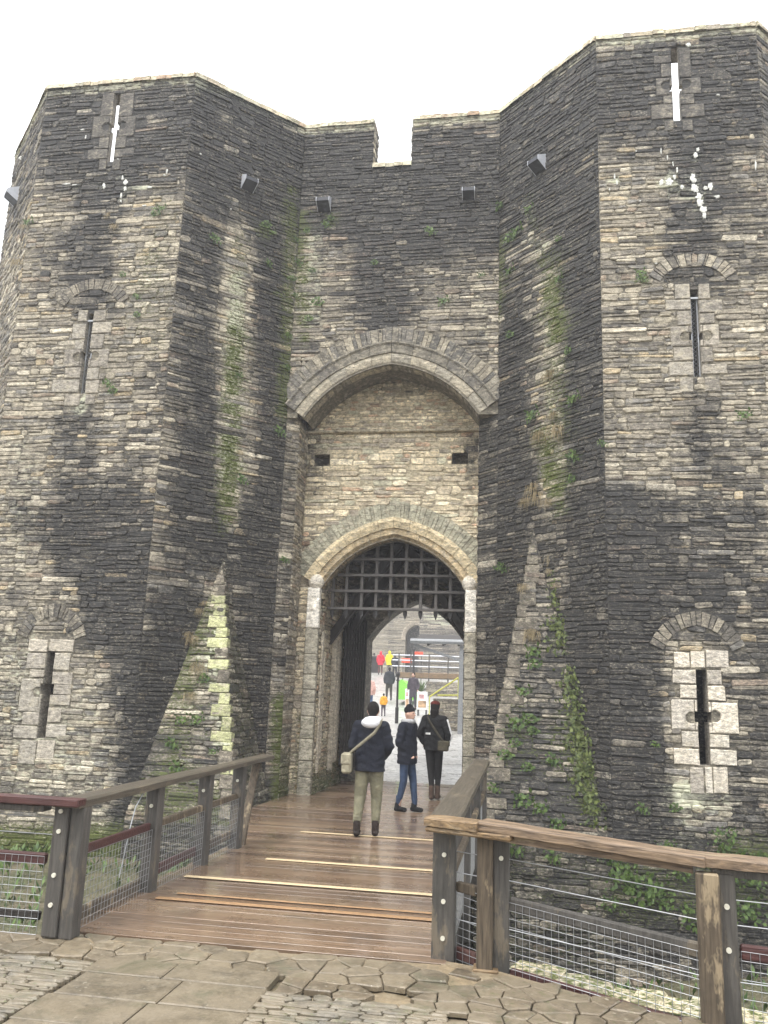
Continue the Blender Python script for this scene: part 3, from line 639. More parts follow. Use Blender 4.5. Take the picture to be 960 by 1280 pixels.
def tower(name, label, main, cham, outer, keys, seed, spur_apex, spur_dark):
    rng = random.Random(seed); root = thing(name, label, 'castle tower', tuple((main.P(main.W/2, BOT, -2))))
    loop_keys = keys; LM = MB()
    loop_parts(LM_root := root, keys)
    for ch in root.children:   # loop parts were built in world coordinates
        me = ch.data; off = Vector(root.location)
        me.transform(Matrix.Translation(-off))
    mb = MB(); cs = courses(BOT, TOP-.02, rng)
    holes = [LOOPS[k]['S'] for k in keys]+[LOOPS[k]['A'] for k in keys]
    backing(mb, main, 0, main.W, BOT, TOP, holes)
    for k in keys: slit_walls(mb, main, LOOPS[k])
    for F in (cham, outer): backing(mb, F, 0, F.W, BOT, TOP, step=.3)
    pal2 = PAL+[((.40, .33, .22), 1.)]
    fill(mb, main, cs, free(main, keys), rng, pal2)
    for F in (cham, outer): fill(mb, F, cs, lambda v, F=F: [(0, F.W)], rng, pal2)
    # inner skin of the parapet, roof floor and rear of the tower
    thr = [LOOPS[k] for k in keys if LOOPS[k].get('thru')]
    backing(mb, main, .19, main.W-.19, 10.9, TOP, [inner_hole(q) for q in thr], d=-.45, flip=True)
    for F in (cham, outer): backing(mb, F, .19 if 1 else 0, F.W-.19, 10.9, TOP, d=-.45, flip=True, step=.5)
    rs = random.Random(seed+9)
    for F in (main, cham, outer): coping(mb, F, rs)
    x0, x1 = min(main.O[0], outer.O[0], cham.O[0]), max((main.P(main.W, 0)[0], outer.P(outer.W, 0)[0], cham.P(cham.W, 0)[0]))
    fl = 10.9; g = (.14, .13, .11)
    m0, m1 = main.P(0, 0), main.P(main.W, 0); L0 = min(m0[0], m1[0]); L1 = max(m0[0], m1[0])
    ring = [(x0, 15.2), (L0, YT), (L1, YT), (x1, 15.0), (x1, 20.5), (x0, 20.5)]
    mb.add([(x+(.02 if x < (L0+L1)/2 else -.02), y+.02, fl) for x, y in ring], [tuple(range(6))], g)
    for a, b in ((3, 4), (4, 5), (5, 0)):
        F = Face(ring[a]+(0,), ring[b]+(0,), base=(.35, .05, .03)); z1 = TOP-.02 if (a, b) != (4, 5) else fl+1.2
        backing(mb, F, 0, F.W, BOT, z1, step=1.5); backing(mb, F, 0, F.W, fl, z1, step=1.5, d=-.45, flip=True)
        P = F.P; mb.add([P(0, z1, 0), P(F.W, z1, 0), P(F.W, z1, -.45), P(0, z1, -.45)], [(0, 1, 2, 3)], g)
        if (a, b) != (4, 5):
            fill(mb, F, courses(BOT, TOP-.02, rng, .1, .16), lambda v, F=F: [(0, F.W)], rng, PAL, .3, .7)
    build_in(mb, 'wall', M_ST, root)
    # pyramid spur on the chamfer
    mb = MB(); inner_left = cham is LC
    au, av = cham.uv(*spur_apex); P0 = cham.P(au, av, .02)
    ZB = -.35; Aa = np.array([main.P(main.W if inner_left else 0, ZB, .015)])[0]
    xc_ = B1[0]+.12 if inner_left else B2[0]-.26; Cc = np.array([xc_, YT-.015, ZB]); Bb = np.array([xc_, YG+.1, ZB])
    tris = [(Aa, Cc), (Cc, Bb)] if inner_left else [(Cc, Aa), (Bb, Cc)]
    for i, (E0, E1) in enumerate(tris):
        U = (E1-E0)/np.linalg.norm(E1-E0); rel = P0-E0; V = rel-U*rel.dot(U); H = np.linalg.norm(V)
        strokes = []; front = abs(U[0]) > .9
        if inner_left and front:
            strokes = [(Lm, [(267, 770), (268, 850)], 8, 1.1), (Lm, [(272, 850), (282, 935)], 8, 1.0), (G, [(250, 760), (215, 950)], 26, .4), (G, [(268, 770), (284, 930)], 9, .28), (D, [(200, 960), (240, 1010)], 40, .3), (Lm, [(240, 880), (258, 915)], 8, .4), (G, [(200, 1000), (300, 1020)], 40, .4)]
        elif not inner_left and front:
            strokes = [(D, [(720, 760), (740, 1000)], 18, .55), (D, [(650, 960), (700, 1080)], 60, .35), (G, [(720, 900), (735, 1000)], 14, .5), (G, [(640, 880), (630, 960)], 22, .3), (Lm, [(645, 810)], 10, .5), (Lm, [(648, 850), (630, 890)], 9, .3)]
        F = Face(E0, E1, V, strokes, (.5 if inner_left else .7, .16, .02) if front else (.75, .3, 0)) if front else Face(E0, E1, V, (), (.72, .35, 0))
        W = F.W; a0 = rel.dot(U)
        sp = lambda v, W=W, a0=a0, H=H: [(a0*v/H, W+(a0-W)*v/H)] if v < H else []
        n = 12
        for j in range(n):
            v0, v1 = H*j/n, H*(j+1)/n; q = [(a0*v0/H, v0), (W+(a0-W)*v0/H, v0), (W+(a0-W)*v1/H, v1), (a0*v1/H, v1)]
            if j == n-1: q = q[:2]+[(a0, H)]
            mb.add([F.P(a, b, 0) for a, b in q], [tuple(range(len(q)))], (.12, .11, .09), [tuple(x) for x in F.stain(q)])
        fill(mb, F, courses(0, H-.04, rng, .08, .17), sp, rng, PAL, .2, .5, (.0, .035), .009)
    for E0, E1 in tris:
        F = Face((E0[0], E0[1], 0), (E1[0], E1[1], 0), base=(.85, .3, .0)); backing(mb, F, 0, F.W, BOT, ZB, step=.4); fill(mb, F, courses(BOT, ZB+.01, rng), lambda v, F=F: [(0, F.W)], rng, PAL)
    E0, E1 = tris[0] if inner_left else tris[0]; U = (E1-E0)/np.linalg.norm(E1-E0); rel = P0-E0; V = rel-U*rel.dot(U); H = np.linalg.norm(V); F = Face(E0, E1, V); W = F.W; a0 = rel.dot(U); v = .1; k = 0
    while v < H-.35:
        h = rng.uniform(.14, .24); L = rng.uniform(.14, .24) if k % 2 else rng.uniform(.22, .4)
        xl, xr = a0*(v+h*.5)/H, W+(a0-W)*(v+h*.5)/H; L = min(L, (xr-xl)*.8); e = (xr-L, xr+.015) if inner_left else (xl-.015, xl+L)
        pyx = 640-FPX*0; bright = inner_left and .16*H < v < .84*H and rng.random() < .72
        block(mb, F, (e[0], v, e[1], v+h), rng, shade(rng, (.36, .38, .22) if bright else (.16, .145, .12), .7, 1.2), .03, None, (.12 if bright else .42, .22, .12 if bright else .02)); v += h; k += 1
    o = build_in(mb, 'spur_buttress', M_ST, root)
    return root
TL = tower('castle_tower', 'left gatehouse tower, its spur splashed with bright yellow-green lichen beside the railing', LF, LC, LO, ['LT', 'LM', 'LB'], 11, (278, 700), 0)
TR = tower('castle_tower', 'right gatehouse tower with white lime streaks under its top cross slit', RF, RC, RO, ['RT', 'RM', 'RB'], 23, (668, 662), 1)

M_LIME = plain('lime_deposit', (.62, .62, .58), .8, 0, .3, 30)
def lime(root, F, runs, seed):
    r = random.Random(seed)
    for px, py, rx, ry in runs:
        mb = MB(); u, v = F.uv(px, py); k = np.linalg.norm(F.P(u, v)-CAM)/FPX; m = 26; A = []; q = .8
        for i in range(m):
            t = 2*math.pi*i/m; q = .5*q+.5*r.uniform(.3, 1.5); A.append((u+rx*.85*k*q*math.cos(t), v+ry*.9*k*q*math.sin(t)))
        V = [F.P(a, b, .0) for a, b in A]+[F.P(a, b, .03) for a, b in A]+[F.P(u, v, .034)]
        mb.add(V, [(i, (i+1) % m, m+(i+1) % m, m+i) for i in range(m)]+[(m+i, m+(i+1) % m, 2*m) for i in range(m)])
        build_in(mb, 'lime_streak', M_LIME, root)
lime(TR, RF, [(843, 222, 2, 3.5), (846, 214, 1, 4), (836, 229, 4.5, 5), (826, 229, 3, 4), (852, 235, 2.5, 3), (869, 195, 3, 5), (872, 188, 2, 3), (866, 225, 3.5, 6), (868, 236, 4.5, 6), (873, 246, 5, 5), (875, 254, 4.5, 6), (879, 264, 4, 6), (880, 271, 2.5, 4), (888, 234, 3.5, 5), (881, 236, 3, 2.5), (896, 247, 3.5, 2), (860, 57, 3, 3), (826, 190, .8, 4), (834, 198, .8, 4), (841, 206, .8, 4), (768, 222, 1, 4), (771, 229, 1.2, 3), (762, 238, 1, 2), (795, 190, 1.2, 1.2), (897, 120, 2, 1.4), (944, 207, 1, 6), (800, 252, 1.2, 1), (820, 330, 2, 1)], 3)
lime(TL, LF, [(154, 223, 1.5, 3), (158, 229, 3, 4), (157, 237, 2, 4), (152, 246, 1.5, 4), (152, 252, 1.5, 2), (131, 233, 2, 3.5), (84, 231, 6, 1), (94, 232, 4, .8), (188, 235, 4, 1.3), (108, 172, 1, 2.5), (104, 163, 3, 1), (181, 258, 2.5, 1), (26, 198, 2, 2), (148, 200, 1, 1)], 4)
lime(TL, LC, [(208, 215, 1, 3), (205, 220, 1.5, 1.2), (250, 193, 1.6, 1), (288, 262, 1.2, 1)], 5)

# ---- gate wall between the towers
gate = thing('gate_wall', 'stone gate wall with two pointed arches and a crenel between the towers', 'castle gate', ((B1[0]+B2[0])/2, YG, 0))
rng = random.Random(77)
GX = B1[0]                                # gate face u = x - GX
XL, XR = -4.34-GX, -.82-GX                # recess sides
uc = (XL+XR)/2
s1 = GF.uv(372, 522)[1]; a1 = GF.uv(487, 455)[1]
ARC1 = arch(uc+.06, (XR-XL)/2-.07, s1, a1-s1, .225)          # intrados of the upper arch
mb = MB()
out1 = offset(ARC1, .76)
cren = (GF.uv(466, 205)[0], GF.uv(490, 204)[1], GF.uv(514.5, 205)[0], TOP+1)
def gf_free(v):
    iv = [(0, GF.W)]
    if v > cren[1]: iv = sub(iv, cren[0], cren[2])
    s = arch_span(out1, v)
    if s:
        if v > out1[0][1]: iv = sub(iv, s[0], s[1])
        else: iv = []
    return iv
bt = ARC1[len(ARC1)//2][1]+.3
backing(mb, GF, 0, GF.W, bt, TOP, [(cren[0], cren[1], cren[2], TOP)], step=.25)
for p, r in zip(ARC1[:-1], ARC1[1:]):
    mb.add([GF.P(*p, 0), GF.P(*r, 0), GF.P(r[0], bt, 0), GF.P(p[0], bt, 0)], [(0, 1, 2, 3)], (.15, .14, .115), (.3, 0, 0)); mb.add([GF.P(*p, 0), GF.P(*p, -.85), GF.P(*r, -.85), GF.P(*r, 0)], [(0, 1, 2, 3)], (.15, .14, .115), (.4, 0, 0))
for a, b in ((0, XL), (XR, GF.W)):
    mb.add([GF.P(a, s1, 0), GF.P(b, s1, 0), GF.P(b, bt, 0), GF.P(a, bt, 0)], [(0, 1, 2, 3)], (.15, .14, .115), (.3, 0, 0)); mb.add([GF.P(a, s1, 0), GF.P(b, s1, 0), GF.P(b, s1, -.5), GF.P(a, s1, -.5)], [(3, 2, 1, 0)], (.15, .14, .115), (.3, 0, 0))
fill(mb, GF, courses(BOT, TOP-.02, rng), gf_free, rng, PAL)
# left reveal of the recess in coursed rubble, right one too
eL = XL; eR = GF.W-XR
RL = Face((GX+XL, YG+eL, 0), (GX+XL, YG+.85, 0), base=(.15, .1, .1), strokes=[], vfun=lambda uv: np.stack([0*uv[:, 0], .55*np.clip(1-uv[:, 1]/1.6, 0, 1), 0*uv[:, 0]], 1)); RR = Face((GX+XR, YG+.85, 0), (GX+XR, YG+eR, 0), base=(.45, .1, 0))
CL = Face(B1, (GX+XL, YG+eL, 0), base=(.55, .15, .05), strokes=[(G, [(350, 880), (350, 1010)], 16, .6)]); CR = Face((GX+XR, YG+eR, 0), B2, base=(.85, .1, 0))
for F in (CL, CR, RL, RR): backing(mb, F, 0, F.W, BOT, s1+.02, step=.35)
for F in (CL, CR): fill(mb, F, courses(BOT, s1, rng, .12, .24), lambda v, F=F: [(.0, F.W)], rng, PAL, .2, .5, (.0, .03))
for F in (RL, RR): fill(mb, F, courses(BOT, s1, rng, .08, .16), lambda v, F=F: [(.0, F.W)], rng, PAL, .2, .5, (.0, .03))
# wall head: coping, inner skin, walkway
for a, b, z in ((0, cren[0], TOP), (cren[2], GF.W, TOP), (cren[0], cren[2], cren[1]+.0)): coping(mb, GF, rng, a, b, z)
backing(mb, GF, 0, GF.W, 11.2, TOP, [(cren[0], cren[1], cren[2], TOP)], d=-.5, flip=True, step=.6)
for u, sg in ((cren[0], 1), (cren[2], -1)):
    P = GF.P; F = Face(P(u, 0, 0), P(u, 0, -.5)) if sg > 0 else Face(P(u, 0, -.5), P(u, 0, 0))
    F.base = (.5, 0, .05); backing(mb, F, 0, F.W, cren[1], TOP-.02, step=.25); fill(mb, F, courses(cren[1], TOP-.05, rng), lambda v: [(0, .5)], rng, PAL)
mb.add([(B1[0], YG+.02, 11.2), (B2[0], YG+.02, 11.2), (B2[0], 19.4, 11.2), (B1[0], 19.4, 11.2)], [(0, 1, 2, 3)], (.14, .13, .11))
build_in(mb, 'wall', M_ST, gate)
# upper arch: radial slabs, hood mould, inner order
UPC = [(.15, .145, .135), (.20, .19, .165), (.12, .118, .112), (.27, .25, .205)]
F = GF; st_up = None
mb = MB(); arch_blocks(mb, GF, ARC1, [(.45, .03), (.76, .03), (.76, -.06), (.45, -.06)], cuts(26, rng, .35), rng, lambda: shade(rng, rng.choice(UPC), .7, 1.2), .004, (.28, .03, .02), 1)
build_in(mb, 'voussoir_ring', M_ST, gate)
mb = MB(); arch_blocks(mb, GF, ARC1, [(.22, .02), (.23, .05), (.38, .07), (.42, .1), (.45, .1), (.46, .03), (.46, -.1), (.22, -.1)], cuts(6, rng, .1), rng, lambda: tuple(q*1.02 for q in rng.choice(UPC[:2])), .004, (.3, 0, .05), 8)
build_in(mb, 'hood_mould', M_ST, gate)
mb = MB(); arch_blocks(mb, GF, ARC1, [(0, -.3), (0, -.06), (.05, .01), (.14, .03), (.22, .02), (.22, -.3)], cuts(5, rng, .12), rng, lambda: tuple(q*1.3 for q in rng.choice(UPC[1::2])), .004, (.08, 0, .12), 8)
build_in(mb, 'arch_order', M_ST, gate)

def clip_to_towers(o):
    l = o.parent.location
    for v in o.data.vertices:
        y = v.co.y+l.y; q = max(0, YG-y); v.co.x = min(max(v.co.x, B1[0]-q-.03-l.x), B2[0]+q+.03-l.x)
for o in list(gate.children):
    if o.name.split('.')[0] in ('voussoir_ring', 'hood_mould', 'arch_order'): clip_to_towers(o)

# recessed inner wall
YR = YG+.85
S_RW = [(D, [(392, 545), (392, 600)], 14, .5), (D, [(590, 550), (592, 600)], 12, .6), (D, [(420, 478), (560, 478)], 22, .45), (D, [(400, 600), (385, 680)], 9, .3), (Lm, [(440, 610), (560, 615)], 30, .15),  # long stroke at the wall head paints in shade from the upper arch
        (G, [(376, 900), (372, 1000)], 12, .5)]
RWF = Face((GX+XL, YR, 0), (GX+XR, YR, 0), strokes=S_RW, base=(.03, .02, .07))
lj = RWF.uv(399, 800)[0]; rj = RWF.uv(581, 800)[0]
sp2 = RWF.uv(400, 735)[1]; ap2 = RWF.uv(487, 673)[1]
ARC2 = arch((lj+rj)/2, (rj-lj)/2, sp2, ap2-sp2, .2)
mb = MB(); out2 = offset(ARC2, .72); strc = RWF.uv(487, 540)[1]
sq = [prect(RWF, (393, 568, 412, 583)), prect(RWF, (565, 562, 585, 580))]
def rw_free(v):
    iv = [(0, RWF.W)]; s = arch_span(out2, v)
    if s:
        if v > out2[0][1]: iv = sub(iv, max(s[0], 0), s[1])
        elif v > ARC2[0][1]: iv = []
        else: iv = sub(iv, .2, RWF.W-.2) if 1 else iv
    for h in sq:
        if h[1] < v < h[3]: iv = sub(iv, h[0], h[2])
    return iv
bt2 = ARC2[len(ARC2)//2][1]+.1
backing(mb, RWF, 0, RWF.W, bt2, 9.0, sq, base=(.30, .27, .2), step=.25)
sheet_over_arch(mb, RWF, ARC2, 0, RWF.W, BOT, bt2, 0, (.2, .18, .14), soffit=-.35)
for h in sq:
    P = RWF.P; c = [(h[0], h[1]), (h[2], h[1]), (h[2], h[3]), (h[0], h[3])]
    mb.add([P(*q, 0) for q in c]+[P(*q, -.35) for q in c], [(4, 5, 6, 7)]+[(k, (k+1) % 4, 4+(k+1) % 4, 4+k) for k in range(4)], (.12, .11, .1))
cs = courses(BOT, strc-.03, rng, .12, .24); fill(mb, RWF, cs, rw_free, rng, PAL_PALE, .14, .42, (.0, .022), .007, .095)
fill(mb, RWF, courses(strc+.05, 8.7, rng, .05, .09), rw_free, rng, PAL_PALE+[((.28, .2, .14), 2)], .1, .35, (.0, .018), .006)
build_in(mb, 'recess_wall', M_ST, gate)
mb = MB(); u = 0
while u < RWF.W:
    e = min(u+rng.uniform(.5, .9), RWF.W); P = RWF.P; col = shade(rng, (.36, .33, .26), .9, 1.1)
    mb.obox(P((u+e)/2, strc, .03), [RWF.U, RWF.N, RWF.V], (e-u-.006, .16, .05), col, .015, (.12, 0, .05)); u = e
build_in(mb, 'string_course', M_ST, gate)
mb = MB(); arch_blocks(mb, RWF, ARC2, [(.40, .02), (.74, .02), (.74, -.05), (.40, -.05)], cuts(24, rng, .35), rng, lambda: shade(rng, (.29, .29, .235), .75, 1.15), .004, (.0, .02, .06), 1)
o = build_in(mb, 'voussoir_ring', M_ST, gate)
# keep ring inside recess
mb = MB(); arch_blocks(mb, RWF, ARC2, [(.2, .0), (.2, .1), (.33, .14), (.40, .13), (.41, .05), (.41, -.05), (.2, -.05)], cuts(6, rng, .1), rng, lambda: shade(rng, (.52, .45, .31), .88, 1.08), .003, (.0, 0, .05), 8)
build_in(mb, 'hood_mould', M_ST, gate)
mb = MB(); arch_blocks(mb, RWF, ARC2, [(0, -.2), (0, -.03), (.08, .07), (.2, .07), (.2, -.2)], cuts(7, rng, .15), rng, lambda: shade(rng, (.44, .36, .235), .7, 1.1), .003, (.26, 0, .1), 6)
build_in(mb, 'arch_order', M_ST, gate)
# jamb stones either side of the gate
mb = MB()
for side, u in ((-1, lj), (1, rj)):
    a, b = (u-.26, u-.0) if side < 0 else (u+0, u+.22)
    zt = sp2; z = BOT
    while z < zt-.02:
        h = rng.uniform(.22, .5); e = min(z+h, zt)
        top = e > zt-.45; col = (.62, .61, .58) if top else shade(rng, (.27, .26, .22), .85, 1.12)
        if top: e = zt
        P = RWF.P; mb.obox(P((a+b)/2, (z+e)/2, .035), [RWF.U, RWF.N, RWF.V], (b-a-.004, .16, e-z-.006), col, .015, (.05 if top else .2, .0 if z > 1 else .3, .06), .004, rng); z = e
    P = RWF.P; c = (a+b)/2+(.02 if side < 0 else -.02)
    mb.ell(P(c, zt+.12, .03), (.16, .12, .17), 14, 8, (.5, .48, .44))
build_in(mb, 'jamb', M_ST, gate)

# passage: left and right walls, ceiling, inner doorway
YP0 = YR+.35; YI = 18.6; LX = GX+XL+lj; RX = GX+XL+rj
pas = MB()
lowm = lambda uv: np.stack([0*uv[:, 0], .6*np.clip(1-uv[:, 1]/1.1, 0, 1), 0*uv[:, 0]], 1)
PL = Face((LX-.05, YP0, 0), (LX-.05, YI, 0), base=(.08, .02, .08), vfun=lowm); PR = Face((RX+.05, YI, 0), (RX+.05, YP0, 0), base=(.45, .1, 0))
JL = Face((LX, YR, 0), (LX, YP0, 0), base=(.1, .05, .06), vfun=lowm); JR = Face((RX, YP0, 0), (RX, YR, 0), base=(.45, .1, 0))
for F in (PL, PR, JL, JR):
    backing(pas, F, 0, F.W, BOT, 5.2, step=.4); fill(pas, F, courses(BOT, 5.2 if F in (PL, PR) else sp2, rng, .08, .16), lambda v, F=F: [(0, F.W)], rng, PAL_WARM if F in (PL, JL) else PAL, .15, .4, (.0, .03))  # left walls get paler stone, painting in sky light from the entry
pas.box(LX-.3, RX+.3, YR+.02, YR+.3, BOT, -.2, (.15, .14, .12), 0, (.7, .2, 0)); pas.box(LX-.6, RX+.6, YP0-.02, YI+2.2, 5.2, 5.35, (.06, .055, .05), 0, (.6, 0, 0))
build_in(pas, 'passage_wall', M_ST, gate)
# vertical dressed groove stones on the left wall
mb = MB()
for yy, z0, z1, w in ((15.98, .25, 2.9, .12), (16.18, .5, 2.45, .08), (17.2, .2, 3.1, .12), (17.45, .35, 3.1, .3)):
    mb.box(LX-.08, LX+.05, yy, yy+w, z0, z1, (.42, .39, .33), .012, (.05, .02, .05))
build_in(mb, 'groove_stone', M_ST, gate)
# inner doorway
IW = Face((LX-.6, YI, 0), (RX+.6, YI, 0), base=(.4, .08, 0))
il = IW.uv(457, 850)[0]; ir = IW.uv(579, 850)[0]; isp = IW.uv(578, 803)[1]; iap = IW.uv(512, 751)[1]
ARC3 = arch((il+ir)/2, (ir-il)/2, isp, iap-isp, .12)
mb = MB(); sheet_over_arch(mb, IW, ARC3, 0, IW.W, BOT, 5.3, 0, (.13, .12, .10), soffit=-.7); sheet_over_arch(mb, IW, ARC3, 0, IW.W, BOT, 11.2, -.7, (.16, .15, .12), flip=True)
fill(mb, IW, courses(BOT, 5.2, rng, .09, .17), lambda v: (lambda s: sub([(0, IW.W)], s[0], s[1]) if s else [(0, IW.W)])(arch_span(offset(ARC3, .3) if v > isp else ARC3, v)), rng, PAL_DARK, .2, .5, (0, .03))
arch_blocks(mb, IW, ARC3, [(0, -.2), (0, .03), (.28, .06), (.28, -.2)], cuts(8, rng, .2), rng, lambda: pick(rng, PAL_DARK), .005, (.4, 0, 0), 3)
build_in(mb, 'inner_doorway', M_ST, gate)
# heavy dark timbers bracing the roof of the passage
mb = MB()
for yy in (17.0, 18.1):
    mb.beam((LX-.25, yy, 2.55), (LX+1.35, yy, 4.85), .16, .2, (.1,)*3, .01, up=(0, 1, 0)); mb.beam((RX+.25, yy, 2.55), (RX-1.35, yy, 4.85), .16, .2, (.1,)*3, .01, up=(0, 1, 0))
for yy in np.arange(16.5, 18.5, .4): mb.box(LX-.05, RX+.05, yy-.07, yy+.07, 4.85, 5.2, (.1,)*3, .01)
build_in(mb, 'roof_timber', M_DARKW, gate)
# open lattice door leaf
mb = MB(); dx = RWF.O[0]
dl = at(440, 850, 17.9)[0]; x0 = at(457, 850, 18.55)[0]
mb2 = MB()
for k in range(9):
    t = k/8; p = (x0-.03-(.30)*(1-t), 17.75+.8*t)
    mb.box(p[0]-.02, p[0]+.02, p[1]-.035, p[1]+.035, .25, 3.35, (.1,)*3, .005)
for k in range(15):
    z = .3+k*.215; mb.beam((x0-.35, 17.75, z), (x0-.05, 18.55, z), .05, .045, (.1,)*3, .004)
o = build_in(mb, 'door_leaf', M_DARKW, gate)

# portcullis
YPC = YR+.48
pc = thing('portcullis', 'raised timber portcullis with pointed feet under the gate arch', 'portcullis', ((LX+RX)/2, YPC, at(487, 760, YPC)[2]))
xs = [at(x, 745, YPC)[0] for x in (416, 433, 452, 470, 488, 507, 526, 545, 563)]
zt = at(487, 672, YPC)[2]+.1; hz = [at(487, y, YPC)[2] for y in (762, 740, 720, 700)]; zb = at(488, 764, YPC)[2]
def pz(x): # height of the arch over x
    c = [(GX+XL+p[0], p[1]) for p in ARC2]
    return float(np.interp(x, [p[0] for p in c], [p[1] for p in c]))
for x in xs:
    mb = MB(); w = .032; z0 = zb; tz = pz(x)+.12
    mb.box(x-w, x+w, YPC-.03, YPC+.03, z0, tz, (.2,)*3, .008)
    b = build_in(mb, 'upright_bar', M_BAR, pc)
    mb = MB(); P = [(x-w*1.25, z0), (x+w*1.25, z0), (x+w*1.1, z0-.07), (x, z0-.16), (x-w*1.1, z0-.07)]
    V = [(a, YPC-.034, c) for a, c in P]+[(a, YPC+.034, c) for a, c in P]
    mb.add(V, [(0, 1, 2, 3, 4), (9, 8, 7, 6, 5)]+[(k, (k+1) % 5, 5+(k+1) % 5, 5+k) for k in range(5)])
    sp = build_in(mb, 'iron_foot', M_IRON, pc)
for z in hz:
    mb = MB(); c = [(GX+XL+p[0], p[1]) for p in ARC2]; a, b = (arch_span(c, z-.05) if z > c[0][1] else (LX, RX))
    mb.beam((a+.03, YPC-.075, z), (b-.03, YPC-.075, z), .04, .055, (.2,)*3, .008)
    build_in(mb, 'cross_bar', M_BAR, pc)

# metal boxes on the walls
def wall_box(F, px, py, label, s=1.0):
    u, v = F.uv(px, py); p = F.P(u, v, 0); ang = math.atan2(F.U[1], F.U[0])
    r = thing('wall_box', label, 'metal box', tuple(p), ang, 'open metal boxes fixed high on the gatehouse')
    w, d, h = .125*s, .22*s, .17*s
    mb = MB(); mb.add([(-w, 0, -h), (w, 0, -h), (w, -d, -.04), (-w, -d, -.04), (-w, 0, -h+.012), (w, 0, -h+.012), (w, -d+.01, -.03), (-w, -d+.01, -.03)], [(0, 1, 2, 3), (4, 7, 6, 5), (0, 3, 7, 4), (1, 5, 6, 2), (3, 2, 6, 7)])
    mb.obox((0, -d+.006, .0), np.eye(3), (2*w, .012, .07), bev=0); mb.build('floor_plate', M_DARKP, r)
    for sx in (-1, 1):
        mb = MB(); x = sx*(w+.004); t = sx*.008
        V = [(x, 0, -h), (x, -d, -.04), (x, -d, .05), (x, 0, .16*s)]; V += [(a+t, b, c) for a, b, c in V]
        mb.add(V, [(0, 1, 2, 3), (7, 6, 5, 4), (0, 4, 5, 1), (1, 5, 6, 2), (2, 6, 7, 3)]); mb.build('side_cheek', M_SHEET, r)
    return r
wall_box(LC, 309, 230, 'open metal box on the right-hand slanting face of the left tower')
wall_box(GF, 406, 256, 'open metal box left of centre on the gate wall, under the left merlon')
wall_box(GF, 586, 243, 'open metal box on the gate wall near its right corner, beside the right tower', .9)
wall_box(RC, 676, 206, 'open metal box with bright cheeks on the slanting face of the right tower')
wall_box(LO, 22, 246, 'open metal box at the left edge of the photo on the left tower outer face', 1.1)

# ---------------------------------------------------------------- ground
def sheet(name, fz, xs, ys, mat, label=None):
    mb = MB(); n = len(xs)
    mb.add([(x, y, fz(x, y)) for y in ys for x in xs], [(j*n+i, j*n+i+1, (j+1)*n+i+1, (j+1)*n+i) for j in range(len(ys)-1) for i in range(n-1)])
    return tag(mb.build(name, mat, smooth=True), kind='structure')
def hsh(x, y): return math.sin(x*1.7+y*.6)*.5+math.sin(x*.7-y*2.1+1)*.5
def moat_z(x, y):
    b = -2.5+.12*hsh(x, y)+.05*hsh(3*x, 2.7*y)
    if x > .3: b += .55*max(0, min(1, (y-10.2)/2.6))*max(0, min(1, (x-.3)/1.5))
    if x < -3.4: b += 1.15*max(0, min(1, (-3.4-x)/.8))+.4*max(0, min(1, (y-9.0)/3.5))
    return b
dense = lambda a, b, s: list(np.arange(a, b, s))
gx = [-400, -120, -50]+dense(-24, 20, .4)+[50, 120, 400]; gy = [-400, -100, -40]+dense(-2, 14.6, .4)+[15, 16]
sheet('moat_ground', lambda x, y: moat_z(x, y) if -25 < x < 21 and y > -3 else -2.5, gx, gy, M_GR)
def court_z(x, y): return -.15 if y < 19 else -.15+1.15*(y-19)/21 if y < 40 else 1.0+2.2*min(1, (y-40)/24)
sheet('courtyard_cobbles', court_z, [-400, -100, -40]+dense(-20, 12, 1)+[40, 100, 400], [16.0, 17, 18, 18.9, 19.6, 22, 26, 30, 35, 40, 45, 50, 55, 60, 64, 70, 80, 400], M_COB)

# plaza of crazy paving, long slabs and edge-set stones
EDGE_Y = 6.05
pv = MB(); prng = random.Random(3)
pv.add([(-14, -8, -.008), (3.0, -8, -.008), (3.0, 5.55, -.1), (1.1, 5.62, -.06), (-.2, EDGE_Y+.15, -.008), (-.55, EDGE_Y+.25, -.008), (-.55, EDGE_Y+.15, -.008), (-3.3, EDGE_Y+.02, -.008), (-14, EDGE_Y, -.008)], [tuple(range(9))], (.25, .205, .14), (.05, .1, .05))
pv.add([(3.0, -8, -.03), (14, -8, -.03), (14, 5.3, -.12), (3.0, 5.55, -.1)], [(0, 1, 2, 3)], (.16, .145, .10), (.15, .35, .1))
def slab(poly, h, col, stn, ins=.012):
    c = np.mean(poly, axis=0); n = len(poly); o = []
    for p in poly:
        d = np.array(p)-c; L = np.linalg.norm(d); o.append(c+d*(1-ins/max(L, .03)))
    i2 = [c+(q-c)*(1-.012/max(np.linalg.norm(q-c), .03)) for q in o]
    h = h*.5-.002
    V = [(p[0], p[1], -.04) for p in o]+[(p[0], p[1], h-.006) for p in o]+[(p[0], p[1], h+prng.uniform(-.002, .002)) for p in i2]
    fs = [tuple(2*n+k for k in range(n))]
    for k in range(n): k2 = (k+1) % n; fs += [(k, k2, n+k2, n+k), (n+k, n+k2, 2*n+k2, 2*n+k)]
    pv.add(V, fs, col, stn)
